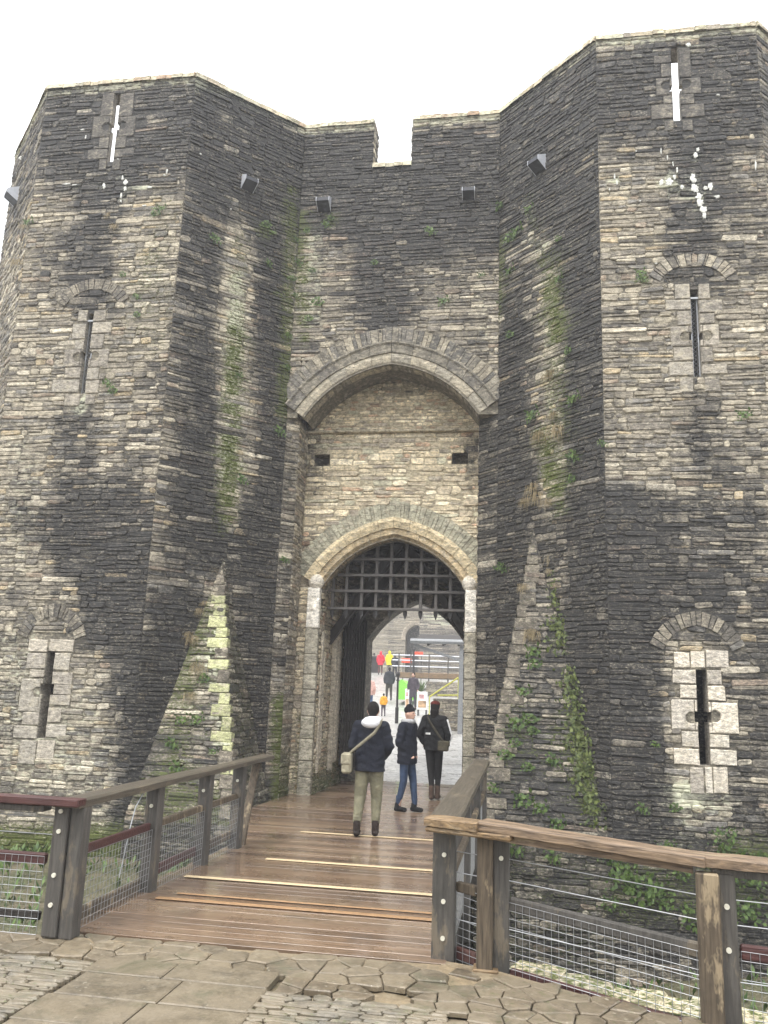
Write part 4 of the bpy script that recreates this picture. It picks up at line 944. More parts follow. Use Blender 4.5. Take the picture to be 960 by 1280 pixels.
# path of rectangular slabs
G3 = lambda px, py: on_ground(px, py)[:2]
pth = [[(20, 1290), (160, 1213), (232, 1222), (160, 1290)], [(165, 1290), (238, 1222), (330, 1226), (280, 1290)], [(170, 1211), (232, 1188), (300, 1192), (248, 1220)]]
def rect(x0, x1, y0, y1): return [(x0, y0), (x1, y0), (x1, y1), (x0, y1)]
rows = [(5.72, 5.42), (5.41, 5.02), (5.01, 4.62), (4.61, 4.2), (4.19, 3.7), (3.69, 3.2), (3.19, 2.6)]
px0, px1 = -2.75, -1.55
for y1, y0 in rows:
    xx = [px0+prng.uniform(-.05, .05)]
    while xx[-1] < px1-.3: xx.append(xx[-1]+prng.uniform(.35, .7))
    xx[-1] = px1+prng.uniform(-.04, .04)
    for a, b in zip(xx[:-1], xx[1:]):
        slab(rect(a, b, y0, y1), .006+prng.uniform(-.003, .003), shade(prng, (.155, .135, .10), .85, 1.1), (.0, .0, 0), .006)
# edge-set stones both sides
GFc = lambda x0, x1, y0, y1: Face((x0, y0, 0), (x1, y0, 0), (0, 1, 0), base=(.08, .22, .05))
for x0, x1, y0, y1 in ((-8, px0-.02, 2.2, 5.62), (px1+.02, -.42, 2.2, 5.4), (-.42, 2.0, 1.8, 4.9)):
    F = GFc(x0, x1, y0, y1); fill(pv, F, courses(0, y1-y0, prng, .035, .07), lambda v, F=F: [(prng.uniform(-.03, .03), F.W)], prng, [((.12, .11, .085), 3), ((.15, .135, .105), 3), ((.095, .09, .075), 2), ((.22, .2, .16), 1)], .12, .4, (-.006, .003), .004)
F = GFc(-1.5, .4, 4.5, 5.4)
# crazy paving near the bridge end
def voronoi(x0, x1, y0, y1, step, clip=None):
    pts = []
    ny = int((y1-y0)/step)+1; nx = int((x1-x0)/step)+1
    for j in range(-1, ny+1):
        for i in range(-1, nx+1): pts.append((x0+(i+.5+prng.uniform(-.42, .42))*step, y0+(j+.5+prng.uniform(-.42, .42))*step))
    for c in pts:
        if not (x0 < c[0] < x1 and y0 < c[1] < y1): continue
        poly = rect(x0, x1, y0, y1)
        for q in pts:
            if q == c or abs(q[0]-c[0]) > 3*step or abs(q[1]-c[1]) > 3*step: continue
            mx, my = (q[0]+c[0])/2, (q[1]+c[1])/2; nx_, ny_ = q[0]-c[0], q[1]-c[1]; new = []
            for a, b in zip(poly, poly[1:]+poly[:1]):
                da = (a[0]-mx)*nx_+(a[1]-my)*ny_; db = (b[0]-mx)*nx_+(b[1]-my)*ny_
                if da <= 0: new.append(a)
                if da*db < 0: t = da/(da-db); new.append((a[0]+(b[0]-a[0])*t, a[1]+(b[1]-a[1])*t))
            poly = new
            if len(poly) < 3: break
        if len(poly) >= 3 and (clip is None or clip(c)): yield poly
for poly in voronoi(-8.0, -.45, 5.64, EDGE_Y+.14, .21, lambda c: c[0] > -3.3 or c[1] < EDGE_Y):
    slab(poly, prng.uniform(-.016, .0), shade(prng, (.17, .145, .105), .65, 1.25), (prng.uniform(0, .15), .05, .02), .007)
for poly in voronoi(-1.5, 2.4, 4.5, 6.2, .17, lambda c: (c[1] > 5.4 and c[0] < -.42 and c[1] < 5.64) or (c[0] > -.4 and c[1] > 4.9 and c[1] < 6.12-(c[0]+.2)*.42)):
    slab(poly, prng.uniform(-.024, .0), shade(prng, (.15, .125, .09), .75, 1.15), (prng.uniform(.0, .2), .2, .0), .007)
M_PAV = masonry('wet_paving', True)
tag(pv.build('plaza_paving', M_PAV), kind='structure')
# retaining wall under the plaza edge (towards the moat)
rw = MB(); rrng = random.Random(8)
segs = [((-14, EDGE_Y, 0), (-3.5, EDGE_Y, 0)), ((-3.5, EDGE_Y, 0), (-.45, EDGE_Y+.15, 0)), ((-.45, EDGE_Y+.32, 0), (1.15, 5.72, 0)), ((1.15, 5.72, 0), (14, 5.35, 0))]
for a, b in segs:
    F = Face(b, a, base=(.5, .4, 0)); backing(rw, F, 0, F.W, BOT-.1, -.05, step=.8); fill(rw, F, courses(BOT, -.06, rrng, .08, .15), lambda v, F=F: [(0, min(F.W, 14))], rrng, PAL_DARK, .2, .5)
# mossy stone ledge at the foot of the right hand fence
for k in range(26):
    t = k/26*4.8; U = np.array([.941, -.338, 0]) if t < 1.5 else np.array([.999, -.035, 0]); Nn = np.array([-U[1], U[0], 0]); c = (np.array([-.22, 6.36, 0])+U*t if t < 1.5 else np.array([-.22, 6.36, 0])+np.array([.941, -.338, 0])*1.5+U*(t-1.5))+Nn*.62
    rw.obox((c[0], c[1], -.38+rrng.uniform(-.03, .03)), [U, Nn, (0, 0, 1)], (.22, .42+rrng.uniform(-.06, .12), .3), pick(rrng, PAL_WARM), .02, (.1, .55, .2), .012, rrng)
tag(rw.build('retaining_wall', M_ST), 'mossy dark stone retaining wall dropping from the paved forecourt into the moat', 'retaining wall')

# ---------------------------------------------------------------- the bridge
br = thing('timber_bridge', 'wet brown plank footbridge leading into the gate', 'bridge', (-1.9, 6.1, 0))
def dz(y): return 0 if y < 8 else -.12*min(1, (y-8)/7.5)
drng = random.Random(21)
BC = [(.18, .115, .07), (.205, .135, .085), (.15, .098, .062), (.235, .16, .10), (.125, .082, .055)]
ystrips = [on_ground(400, q)[1] for q in (1139, 1108, 1076, 1036)]
mb = MB(); y = 6.22; strips = MB()
while y < 18.9:
    w = .142; x0, x1 = (-3.42-max(0, y-10.4)*.31, -.52) if y < 13.3 else ((-4.3, -.6) if y < 15.8 else (LX+.0, RX-.0))
    z = dz(y)-.007; c = shade(drng, drng.choice(BC), .88, 1.12)
    d = drng.uniform(-.003, .003); off = drng.uniform(-.03, .03) if y < 13 else 0
    mb.box(x0+off, x1, y+.003, y+w-.003, z-.05+d, z+d, c, .002)
    y += w
build_in(mb, 'deck_board', M_DECK, br)
M_GRIT = plain('grit_strip', (.52, .41, .25), .6, 0, .2, 40); M_GRIT2 = plain('worn_orange_strip', (.30, .18, .09), .5, 0, .25, 25)
for k, yy in enumerate(ystrips):
    mb = MB(); xa = (-3.1, -3.2, -2.75, -2.9)[k]
    mb.box(xa, -.62, yy-.036, yy+.036, dz(yy)+.001, dz(yy)+.007, (.5,)*3, .002)
    build_in(mb, 'grip_strip', M_GRIT if k in (1, 2, 3) else M_GRIT2, br)
mb = MB(); yy = on_ground(350, 1127)[1]
mb.box(-3.0, -.62, yy-.02, yy+.02, .001, .006, (.5,)*3, .002); build_in(mb, 'grip_strip', M_GRIT2, br)
for x in (-3.35, -2.0, -.62):
    mb = MB(); mb.beam((x, 6.1, -.19), (x, 15.0, -.37), .14, .24, (.2,)*3, .01); build_in(mb, 'girder', M_DARKW, br)
for yy in (9.0, 12.2):
    mb = MB()
    for x in (-3.0, -.9): mb.box(x-.12, x+.12, yy-.12, yy+.12, -2.8, -.3, (.2,)*3, .012)
    mb.box(-3.2, -.7, yy-.1, yy+.1, -.52, -.3, (.2,)*3, .01); build_in(mb, 'trestle', M_DARKW, br)

# ---------------------------------------------------------------- fences
RT_ = .95
def post(root, x, y, z0, z1, w, d, mat, ang=0, bolts=()):
    mb = MB(); c, s = math.cos(ang), math.sin(ang)
    mb.obox((x, y, (z0+z1)/2), [(c, s, 0), (-s, c, 0), (0, 0, 1)], (w, d, z1-z0), (.2,)*3, .008, j=.003, rng=drng)
    o = build_in(mb, 'post', mat, root)
    for bz in bolts:
        b = MB(); q = np.array([x+s*(d/2), y-c*(d/2), bz])
        b.tube([q, q+np.array([s, -c, 0])*.014], .016, 10); l = np.array(root.location); b.v = [tuple(np.array(p)-l) for p in b.v]
        b.build('bolt', M_BOLT, o)
    return o
def mesh_panel(root, p0, p1, z0a, z0b, z1a, z1b, cell=.052, r=.0021):
    """welded wire mesh between two points"""
    p0 = np.array(p0, float); p1 = np.array(p1, float); L = np.linalg.norm(p1-p0); n = int(L/cell); mb = MB()
    for i in range(n+1):
        t = i/n; q = p0+(p1-p0)*t; a = z0a+(z0b-z0a)*t; b = z1a+(z1b-z1a)*t
        mb.tube([(q[0], q[1], a), (q[0], q[1], b)], r, 4, cap=False)
    m = int((z1a-z0a)/cell)
    for k in range(m+1):
        t = k/m; mb.tube([(p0[0], p0[1], z0a+(z1a-z0a)*t), (p1[0], p1[1], z0b+(z1b-z0b)*t)], r, 4, cap=False)
    return build_in(mb, 'wire_mesh', M_WIRE, root)
def board(root, name, p0, p1, w, h, mat, j=.003, up=(0, 0, 1), seg=1, wob=0):
    mb = MB(); p0 = np.array(p0, float); p1 = np.array(p1, float)
    if seg == 1: mb.beam(p0, p1, w, h, (.2,)*3, .008, up, j=j, rng=drng)
    else:
        d = p1-p0; side = np.cross(d/np.linalg.norm(d), (0, 0, 1)); V = []; fs = []
        prof = [(-.5, -.5), (.5, -.5), (.5, .3), (.38, .5), (-.38, .5), (-.5, .3)]; m = len(prof)
        for i in range(seg+1):
            c = p0+d*i/seg; k = drng.uniform(1-wob, 1+wob); k2 = drng.uniform(1-wob, 1+wob)
            for a, b in prof: V.append(c+side*a*w*k+np.array([0, 0, b*h*(k2 if b < 0 else 1)+drng.uniform(-.003, .003)]))
        for i in range(seg):
            for k in range(m): k2 = (k+1) % m; fs.append((i*m+k, i*m+k2, (i+1)*m+k2, (i+1)*m+k))
        fs += [tuple(range(m))[::-1], tuple(seg*m+k for k in range(m))]; mb.add(V, fs)
    return build_in(mb, name, mat, root)
def wire(root, p0, p1, r=.0035, sag=0):
    mb = MB(); p0 = np.array(p0, float); p1 = np.array(p1, float)
    mb.tube([p0+(p1-p0)*t-np.array([0, 0, 4*sag*t*(1-t)]) for t in (0, .25, .5, .75, 1)], r, 6); return build_in(mb, 'tension_wire', M_WIRE, root)

# left railing along the bridge
lf = thing('bridge_railing', 'left railing of the bridge with four posts and wire mesh panels', 'railing', (-3.3, 6.05, 0))
LPy = [on_ground(76, 1173)[1]+.06, on_ground(193, 1113)[1], on_ground(250, 1078)[1], on_ground(297, 1056)[1]]
LPx = -3.30
post(lf, LPx-.04, LPy[0], 0, RT_-.06, .11, .16, M_GREYW, 0, (.86, .72, .42, .22)); post(lf, LPx+.073, LPy[0]+.01, -.01, RT_-.06, .105, .13, M_GREYW, 0, ())
for y in LPy[1:]: post(lf, LPx, y, -.35, RT_-.06, .13, .13, M_GREYW, 0, (.72,))
board(lf, 'handrail', (LPx+.02, 5.93, RT_-.03), (LPx+.02, 8.85, RT_-.03), .2, .06, M_RAILY, seg=8, wob=.06); board(lf, 'handrail', (LPx+.02, 8.86, RT_-.03), (LPx+.02, LPy[3]+1.0, RT_-.03), .19, .055, M_RAILY, seg=6, wob=.05)
board(lf, 'brace', (LPx, LPy[3]+.2, -.1), (LPx, LPy[3]+.62, RT_-.08), .09, .06, M_OLD)
ends = LPy
for i in range(3):
    a, b = LPy[i]+.08, LPy[i+1]-.07
    mesh_panel(lf, (LPx+.03, a, 0), (LPx+.03, b, 0), -.06, -.06, .52, .52)
    board(lf, 'panel_board', (LPx-.01, a, .54), (LPx-.01, b, .54), .045, .07, M_RED if i == 0 else M_OLD)
    board(lf, 'kick_board', (LPx-.05, a, .06 if i == 0 else .12), (LPx-.05, b, .06 if i == 0 else .12), .04, .09, M_OLD if i != 1 else M_RED)
mb = MB(); c0 = np.array([LPx-.02, LPy[1]-.35, .85]); mb.tube([(LPx-.03, LPy[1]-.1, .86), (LPx-.03, LPy[1]-.2, .84), (LPx-.03, LPy[1]-.33, .74), (LPx-.03, LPy[1]-.4, .58), (LPx-.03, LPy[1]-.52, .2)], .005, 6)
build_in(mb, 'loose_wire', M_WIRE, lf)
# left forecourt fence
lp = thing('forecourt_fence', 'left forecourt fence with maroon handrail running off to the left', 'fence', (-5.0, 6.0, 0))
LY = LPy[0]-.0
board(lp, 'handrail', (LPx+.13, LY-.11, RT_-.02), (-8.3, LY-.11, RT_-.02), .13, .055, M_RED, seg=1)
board(lp, 'under_rail', (LPx-.16, LY-.06, RT_-.075), (-8.3, LY-.06, RT_-.075), .12, .05, M_GREYW)
for x in (-5.05, -6.9): post(lp, x, LY, -.1, RT_-.1, .14, .14, M_GREYW, 0, (.8,))
board(lp, 'panel_board', (LPx-.16, LY, .51), (-8.3, LY, .51), .045, .075, M_RED); board(lp, 'kick_board', (LPx-.16, LY, .12), (-8.3, LY, .12), .045, .06, M_DARKW)
mesh_panel(lp, (-8.0, LY-.03, 0), (LPx-.16, LY-.03, 0), -.0, -.0, .53, .53)
wire(lp, (-8.3, LY, .68), (LPx-.1, LY, .68)); wire(lp, (-8.3, LY, .80), (LPx-.1, LY, .80))
# right railing along the bridge
rf = thing('bridge_railing', 'right railing of the bridge with broad mossy plank handrail', 'railing', (-.58, 6.3, 0))
RXp = -.55; a0 = on_ground(547, 1198)
for y in (8.1, 9.9, 11.6): post(rf, RXp+.02, y, -.35, RT_-.06, .13, .13, M_GREYW, 0, ())
post(rf, RXp+.0, 6.38, -.02, RT_-.07, .165, .13, M_GREYW, 0, (.84, .68, .37, .13))
board(rf, 'handrail', (RXp-.0, 6.32, RT_-.035), (RXp-.0, 11.9, RT_-.035), .22, .06, M_RAILY, seg=12, wob=.04)
for a, b in ((6.46, 8.02), (8.18, 9.82), (9.98, 11.52)):
    mesh_panel(rf, (RXp+.03, a, 0), (RXp+.03, b, 0), -.06, -.06, .52, .52); board(rf, 'panel_board', (RXp+.05, a, .54), (RXp+.05, b, .54), .045, .07, M_OLD)
# right forecourt fence
Bp = np.array([-.22, 6.28, 0]); Cp = np.array([1.14, 5.66, -.045]); Dp = np.array([2.9, 5.5, -.075]); Ep = np.array([4.7, 5.3, -.09]); up3 = np.array([0, 0, 1.])
unit = lambda v: v/np.linalg.norm(v)
dirf = unit(Cp-Bp)
rp = thing('forecourt_fence', 'right forecourt fence with split weathered handrail and large mesh panels', 'fence', (.4, 5.9, 0))
post(rp, Bp[0]-.035, Bp[1]-.07, -.05, RT_-.1, .11, .1, M_OLD, 0, ()); post(rp, Bp[0]+.075, Bp[1]-.0, -.3, RT_-.09, .12, .13, M_GREYW, 0, (.7,))
mb = MB(); mb.box(Bp[0]-.11, Bp[0]+.06, Bp[1]-.14, Bp[1]-.0, -.03, .0, (.2,)*3, .006); build_in(mb, 'foot_block', M_RAIL, rp)
for q in (Cp, Dp, Ep):
    post(rp, q[0]-.045, q[1]-.05, -.6, q[2]+RT_-.1, .13, .1, M_OLD, -.1, ()); post(rp, q[0]+.07, q[1]+.02, -.6, q[2]+RT_-.1, .11, .12, M_GREYW, -.1, (.62, .38))
s0 = np.array([RXp-.11, 6.28, RT_-.035]); e0 = np.array([Bp[0]-.06, 6.14, RT_-.035])
board(rp, 'short_handrail', s0, e0, .17, .06, M_RAIL, seg=4, wob=.06); board(rp, 'under_rail', s0-up3*.052+np.array([.0, -.012, 0]), e0-up3*.052+np.array([.22, -.09, 0]), .13, .035, M_RAIL)
rl = [e0+np.array([.01, .05, .004]), Cp+up3*(RT_-.035)+np.array([-.1, .03, 0]), Dp+up3*(RT_-.035), Ep+up3*(RT_-.035)]
for i in range(3):
    a, b = rl[i], rl[i+1]
    board(rp, 'handrail', a, b+unit(b-a)*(.08 if i == 0 else 0), .2, .06, M_RAILD, seg=14, wob=.07)
    board(rp, 'under_rail', a-up3*.058+unit(b-a)*.1, b-up3*.058, .1, .05, M_GREYW if i else M_RAILD, seg=10, wob=.06)
mesh_panel(rp, (RXp+.09, 6.38, 0), (Bp[0]-.09, 6.25, 0), -.12, -.12, .46, .45, .05); board(rp, 'panel_board', (RXp+.09, 6.40, .46), (Bp[0]-.09, 6.27, .46), .04, .07, M_OLD); board(rp, 'kick_board', (RXp+.09, 6.42, .02), (Bp[0]-.09, 6.29, .02), .04, .08, M_RED)
nodes_ = [Bp, Cp, Dp, Ep]
for i in range(3):
    dv = unit(nodes_[i+1]-nodes_[i]); a = nodes_[i]+dv*.14; b = nodes_[i+1]-dv*.06; nb = np.array([-dv[1], dv[0], 0])*.03
    if nb[1] < 0: nb = -nb
    mesh_panel(rp, a, b, a[2]-.2, b[2]-.24, a[2]+.42, b[2]+.38, .05, .0019)
    board(rp, 'panel_board', a+up3*.41+nb, b+up3*.38+nb, .045, .085, M_GREYW if i == 0 else M_RED)
    board(rp, 'kick_board', a+up3*(-.04)+nb, b+up3*(-.07)+nb, .045, .09, M_RED)
    for z in (.70, .56, .25): wire(rp, a+up3*z-dv*.05, b+up3*z+dv*.05)
for z in (.70, .56, .25): wire(rp, (RXp+.05, 6.38, z), (Bp[0]-.05, 6.25, z))

# ---------------------------------------------------------------- plants
def tuft_mesh(kind, seed):
    r = random.Random(seed); mb = MB()
    if kind == 'straw':
        for i in range(46):
            a = r.uniform(-1.2, 1.2); L = r.uniform(.12, .3); out = r.uniform(.03, .1); p = np.array([r.uniform(-.09, .09), -.02, r.uniform(-.05, .05)]); w = .004
            q = p+np.array([math.sin(a)*L*.4, -out, L*.12]); e = q+np.array([math.sin(a)*L*.25, -out*.25, -L*r.uniform(.5, 1)])
            mb.add([p-(w, 0, 0), p+(w, 0, 0), q+(w, 0, 0), q-(w, 0, 0), e], [(0, 1, 2, 3), (3, 2, 4)])
    else:
        n = {'leafy': 60, 'small': 26, 'ivy': 52}[kind]; s = {'leafy': .11, 'small': .055, 'ivy': .1}[kind]
        for i in range(n):
            h = r.uniform(-1.9, 1) if kind == 'ivy' else r.uniform(-.6, 1)
            c = np.array([r.gauss(0, s*.7), -abs(r.gauss(.02, .03)), h*s*1.1+(0)]); L = r.uniform(.028, .062); th = r.uniform(0, 6.28)
            d = np.array([math.cos(th), -.5*r.random(), math.sin(th)]); d /= np.linalg.norm(d); sd = np.cross(d, np.array([r.uniform(-.4, .4), 1, r.uniform(-.4, .4)])); sd /= np.linalg.norm(sd)
            mb.add([c, c+d*L*.5+sd*L*.32, c+d*L, c+d*L*.5-sd*L*.32, (c[0]*.5, -.01, c[2]*.6), (c[0]*.5+.002, -.01, c[2]*.6)], [(0, 1, 2, 3), (0, 4, 5)])
        for i in range(5):
            c = np.array([r.gauss(0, s*.4), -.01, 0]); mb.tube([c, c+np.array([r.uniform(-s, s), -.04, r.uniform(-s, s)])], .0025, 4)
    return mb
protos = {}
for k, mt in (('straw', M_STRAW), ('leafy', M_LEAF), ('small', M_LEAF), ('ivy', M_LEAF2)):
    protos[k] = [tuft_mesh(k, i) for i in range(3)]
pmesh = {}
prn = random.Random(15)
def plant(F, px, py, kind, label, group, s=1.0, d=.02):
    s *= {'straw': .72, 'small': .9, 'leafy': .78, 'ivy': .85}[kind]*prn.uniform(.65, 1.25); px += prn.uniform(-3, 3)
    i = prn.randrange(3); key = (kind, i); u, v = F.uv(px, py); name = {'straw': 'dry_grass_tuft', 'leafy': 'leafy_wall_plant', 'small': 'small_wall_plant', 'ivy': 'trailing_plant'}[kind]
    if key not in pmesh:
        o = protos[kind][i].build(name, {'straw': M_STRAW, 'leafy': M_LEAF, 'small': M_LEAF, 'ivy': M_LEAF2}[kind]); pmesh[key] = o.data
    else: o = bpy.data.objects.new(name, pmesh[key]); COL.objects.link(o)
    o.location = F.P(u, v, d); o.rotation_euler = (0, 0, math.atan2(F.U[1], F.U[0])+prn.uniform(-.3, .3)); o.scale = (s, s, s*prn.uniform(.9, 1.3))
    return tag(o, label, 'plant', group)
def spurface(tri, inner_left):
    pass
g1 = 'green plants in the joints of the left tower'
for p in ((200, 268), (158, 345), (175, 372), (205, 262), (170, 395), (137, 480), (140, 490), (40, 280)): plant(LF, *p, 'small', 'small green plant rooted in the front face of the left tower', g1, 1.2)
for p in ((330, 283), (338, 292), (370, 330), (366, 370), (368, 300), (362, 420), (335, 330), (300, 470), (355, 700), (268, 300), (362, 350), (358, 460), (350, 540), (300, 600)): plant(LC, *p, 'small', 'small green plant rooted in the slanting face of the left tower', 'green plants on the left slanting face', 1.3)
for p in ((415, 275), (408, 282), (392, 340), (395, 380), (382, 290), (540, 290), (555, 378), (600, 345), (470, 330), (388, 400)): plant(GF, *p, 'small', 'small green plant rooted in the gate wall above the upper arch', 'green plants above the upper arch', 1.3)
for p in ((625, 260), (640, 300), (665, 262), (700, 300), (622, 380), (640, 340), (650, 290), (712, 440), (720, 500), (665, 520), (718, 600), (630, 710), (720, 570), (700, 350), (640, 420)): plant(RC, *p, 'small', 'small green plant rooted in the slanting face of the right tower', 'green plants on the right slanting face', 1.4)
for p in ((660, 627), (672, 622), (684, 628), (690, 470), (695, 520), (675, 545), (700, 540), (668, 610)): plant(RC, *p, 'straw', 'dry straw tuft hanging on the slanting face of the right tower above the spur', 'straw tufts on the right slanting face', 1.3)
for p in ((805, 350), (802, 343), (930, 520), (755, 555), (820, 930), (842, 1010), (800, 1010)): plant(RF, *p, 'small', 'small green plant rooted in the front face of the right tower', 'green plants on the right tower front', 1.2)
for p in ((135, 270), (145, 285), (30, 285), (20, 330)): plant(LF, *p, 'straw', 'dry straw tuft high on the front face of the left tower', 'straw tufts on the left tower front', 1.0)
# spur front faces
def spurF(inner_left, apex):
    ch = LC if inner_left else RC; au, av = ch.uv(*apex); P0 = ch.P(au, av, .02)
    x = (A2 if inner_left else A3)[0]; xc = B1[0]+.12 if inner_left else B2[0]-.26
    E0, E1 = (np.array([x, YT-.015, -.35]), np.array([xc, YT-.015, -.35])) if inner_left else (np.array([xc, YT-.015, -.35]), np.array([x, YT-.015, -.35]))
    U = (E1-E0)/np.linalg.norm(E1-E0); rel = P0-E0; V = rel-U*rel.dot(U); return Face(E0, E1, V)
SL = spurF(True, (278, 700)); SR = spurF(False, (668, 662))
for p in ((255, 755), (250, 765), (245, 800), (252, 835), (240, 795), (236, 870)): plant(SL, *p, 'straw', 'dry straw tuft on the left edge of the lichen-splashed spur', 'straw tufts on the left spur', 1.1, .05)
for p in ((230, 900), (215, 930), (260, 850), (225, 960), (270, 940), (205, 980), (246, 900)): plant(SL, *p, 'small', 'small green plant on the front of the lichen-splashed left spur', 'green plants on the left spur', 1.4, .05)
for p in ((693, 700), (690, 715), (702, 705), (725, 750), (722, 760), (660, 790), (668, 795), (655, 735)): plant(SR, *p, 'straw', 'dry straw tuft on the upper part of the right spur', 'straw tufts on the right spur', 1.2, .04)
for p in ((712, 760), (716, 880), (720, 900), (726, 945), (735, 1000), (742, 1020), (708, 800), (704, 700), (698, 725), (697, 745), (700, 765), (694, 790), (715, 840), (711, 850), (718, 858), (722, 920), (727, 935), (733, 955), (728, 970), (738, 985), (712, 925), (740, 1005), (703, 780), (700, 735), (722, 870)): plant(SR, *p, 'ivy', 'trailing green plant down the right edge of the right spur', 'trailing plants on the right spur', 1.35, .05)
for p in ((668, 815), (655, 865), (650, 905), (640, 930), (632, 945), (668, 915), (690, 950), (660, 960), (655, 1000), (620, 985), (675, 1010), (700, 1030), (640, 1060), (690, 1070), (670, 830), (662, 900)): plant(SR, *p, 'small', 'small green plant on the broad face of the right spur', 'green plants on the right spur', 1.5, .04)
for p in ((905, 1050), (915, 1085), (940, 1100), (780, 1100), (800, 1115), (890, 1120), (930, 1140), (770, 1070), (850, 1090), (950, 1075), (900, 1075), (832, 1062), (823, 1120), (760, 1130), (870, 1150)): plant(RF, *p, 'leafy', 'leafy green plant at the mossy foot of the right tower behind the fence', 'leafy plants at the right tower foot', 1.8, .05)
for p in ((20, 1080), (50, 1068), (110, 1075), (130, 1090), (150, 1100), (30, 1110), (120, 1120)): plant(LF, *p, 'leafy', 'leafy green plant at the mossy foot of the left tower behind the fence', 'leafy plants at the left tower foot', 1.3, .03)
# low ground cover in the moat
gc = MB(); grn = random.Random(31)
for i in range(14000):
    x = grn.uniform(-14, 6); y = grn.uniform(6.6, 13.2)
    if -3.4 < x < -.6 and grn.random() < .8: continue
    if hsh(x*1.3, y*1.7)+grn.uniform(-.8, .8) < -.1: continue
    z = moat_z(x, y); L = grn.uniform(.05, .2); a = grn.uniform(0, 6.28); w = .008+L*.12
    c = np.array([x, y, z]); d = np.array([math.cos(a)*L*.6, math.sin(a)*L*.6, L]); sd = np.array([-math.sin(a)*w, math.cos(a)*w, 0])
    gc.add([c, c+d*.55+sd, c+d, c+d*.55-sd], [(0, 1, 2, 3)])
tag(gc.build('moat_greenery', M_LEAF), 'low ferns and weeds covering the moat floor', 'ground cover', kind='stuff')

# ---------------------------------------------------------------- people
M_SKIN = plain('skin', (.50, .31, .23), .5, 0, .06); M_HAIR = cloth('dark_hair', (.015, .012, .011), 60)
CM = {}
def cm(c, nz=.25):
    if c not in CM: CM[c] = cloth('cloth_%d' % len(CM), c, nz=nz)
    return CM[c]
def remesh(mb, name, mat, parent, vox=.012, smooth_it=4):
    me = bpy.data.meshes.new('tmp'); me.from_pydata(mb.v, [], mb.f); o = bpy.data.objects.new('tmp', me); COL.objects.link(o)
    m = o.modifiers.new('r', 'REMESH'); m.mode = 'VOXEL'; m.voxel_size = vox; m.use_smooth_shade = True
    s = o.modifiers.new('s', 'SMOOTH'); s.factor = .5; s.iterations = smooth_it
    dg = bpy.context.evaluated_depsgraph_get(); ev = o.evaluated_get(dg); nm = bpy.data.meshes.new_from_object(ev)
    bpy.data.objects.remove(o); bpy.data.meshes.remove(me); nm.name = name; nm.materials.clear(); nm.materials.append(mat); nm.shade_smooth()
    p = bpy.data.objects.new(name, nm); COL.objects.link(p); p.parent = parent; return p
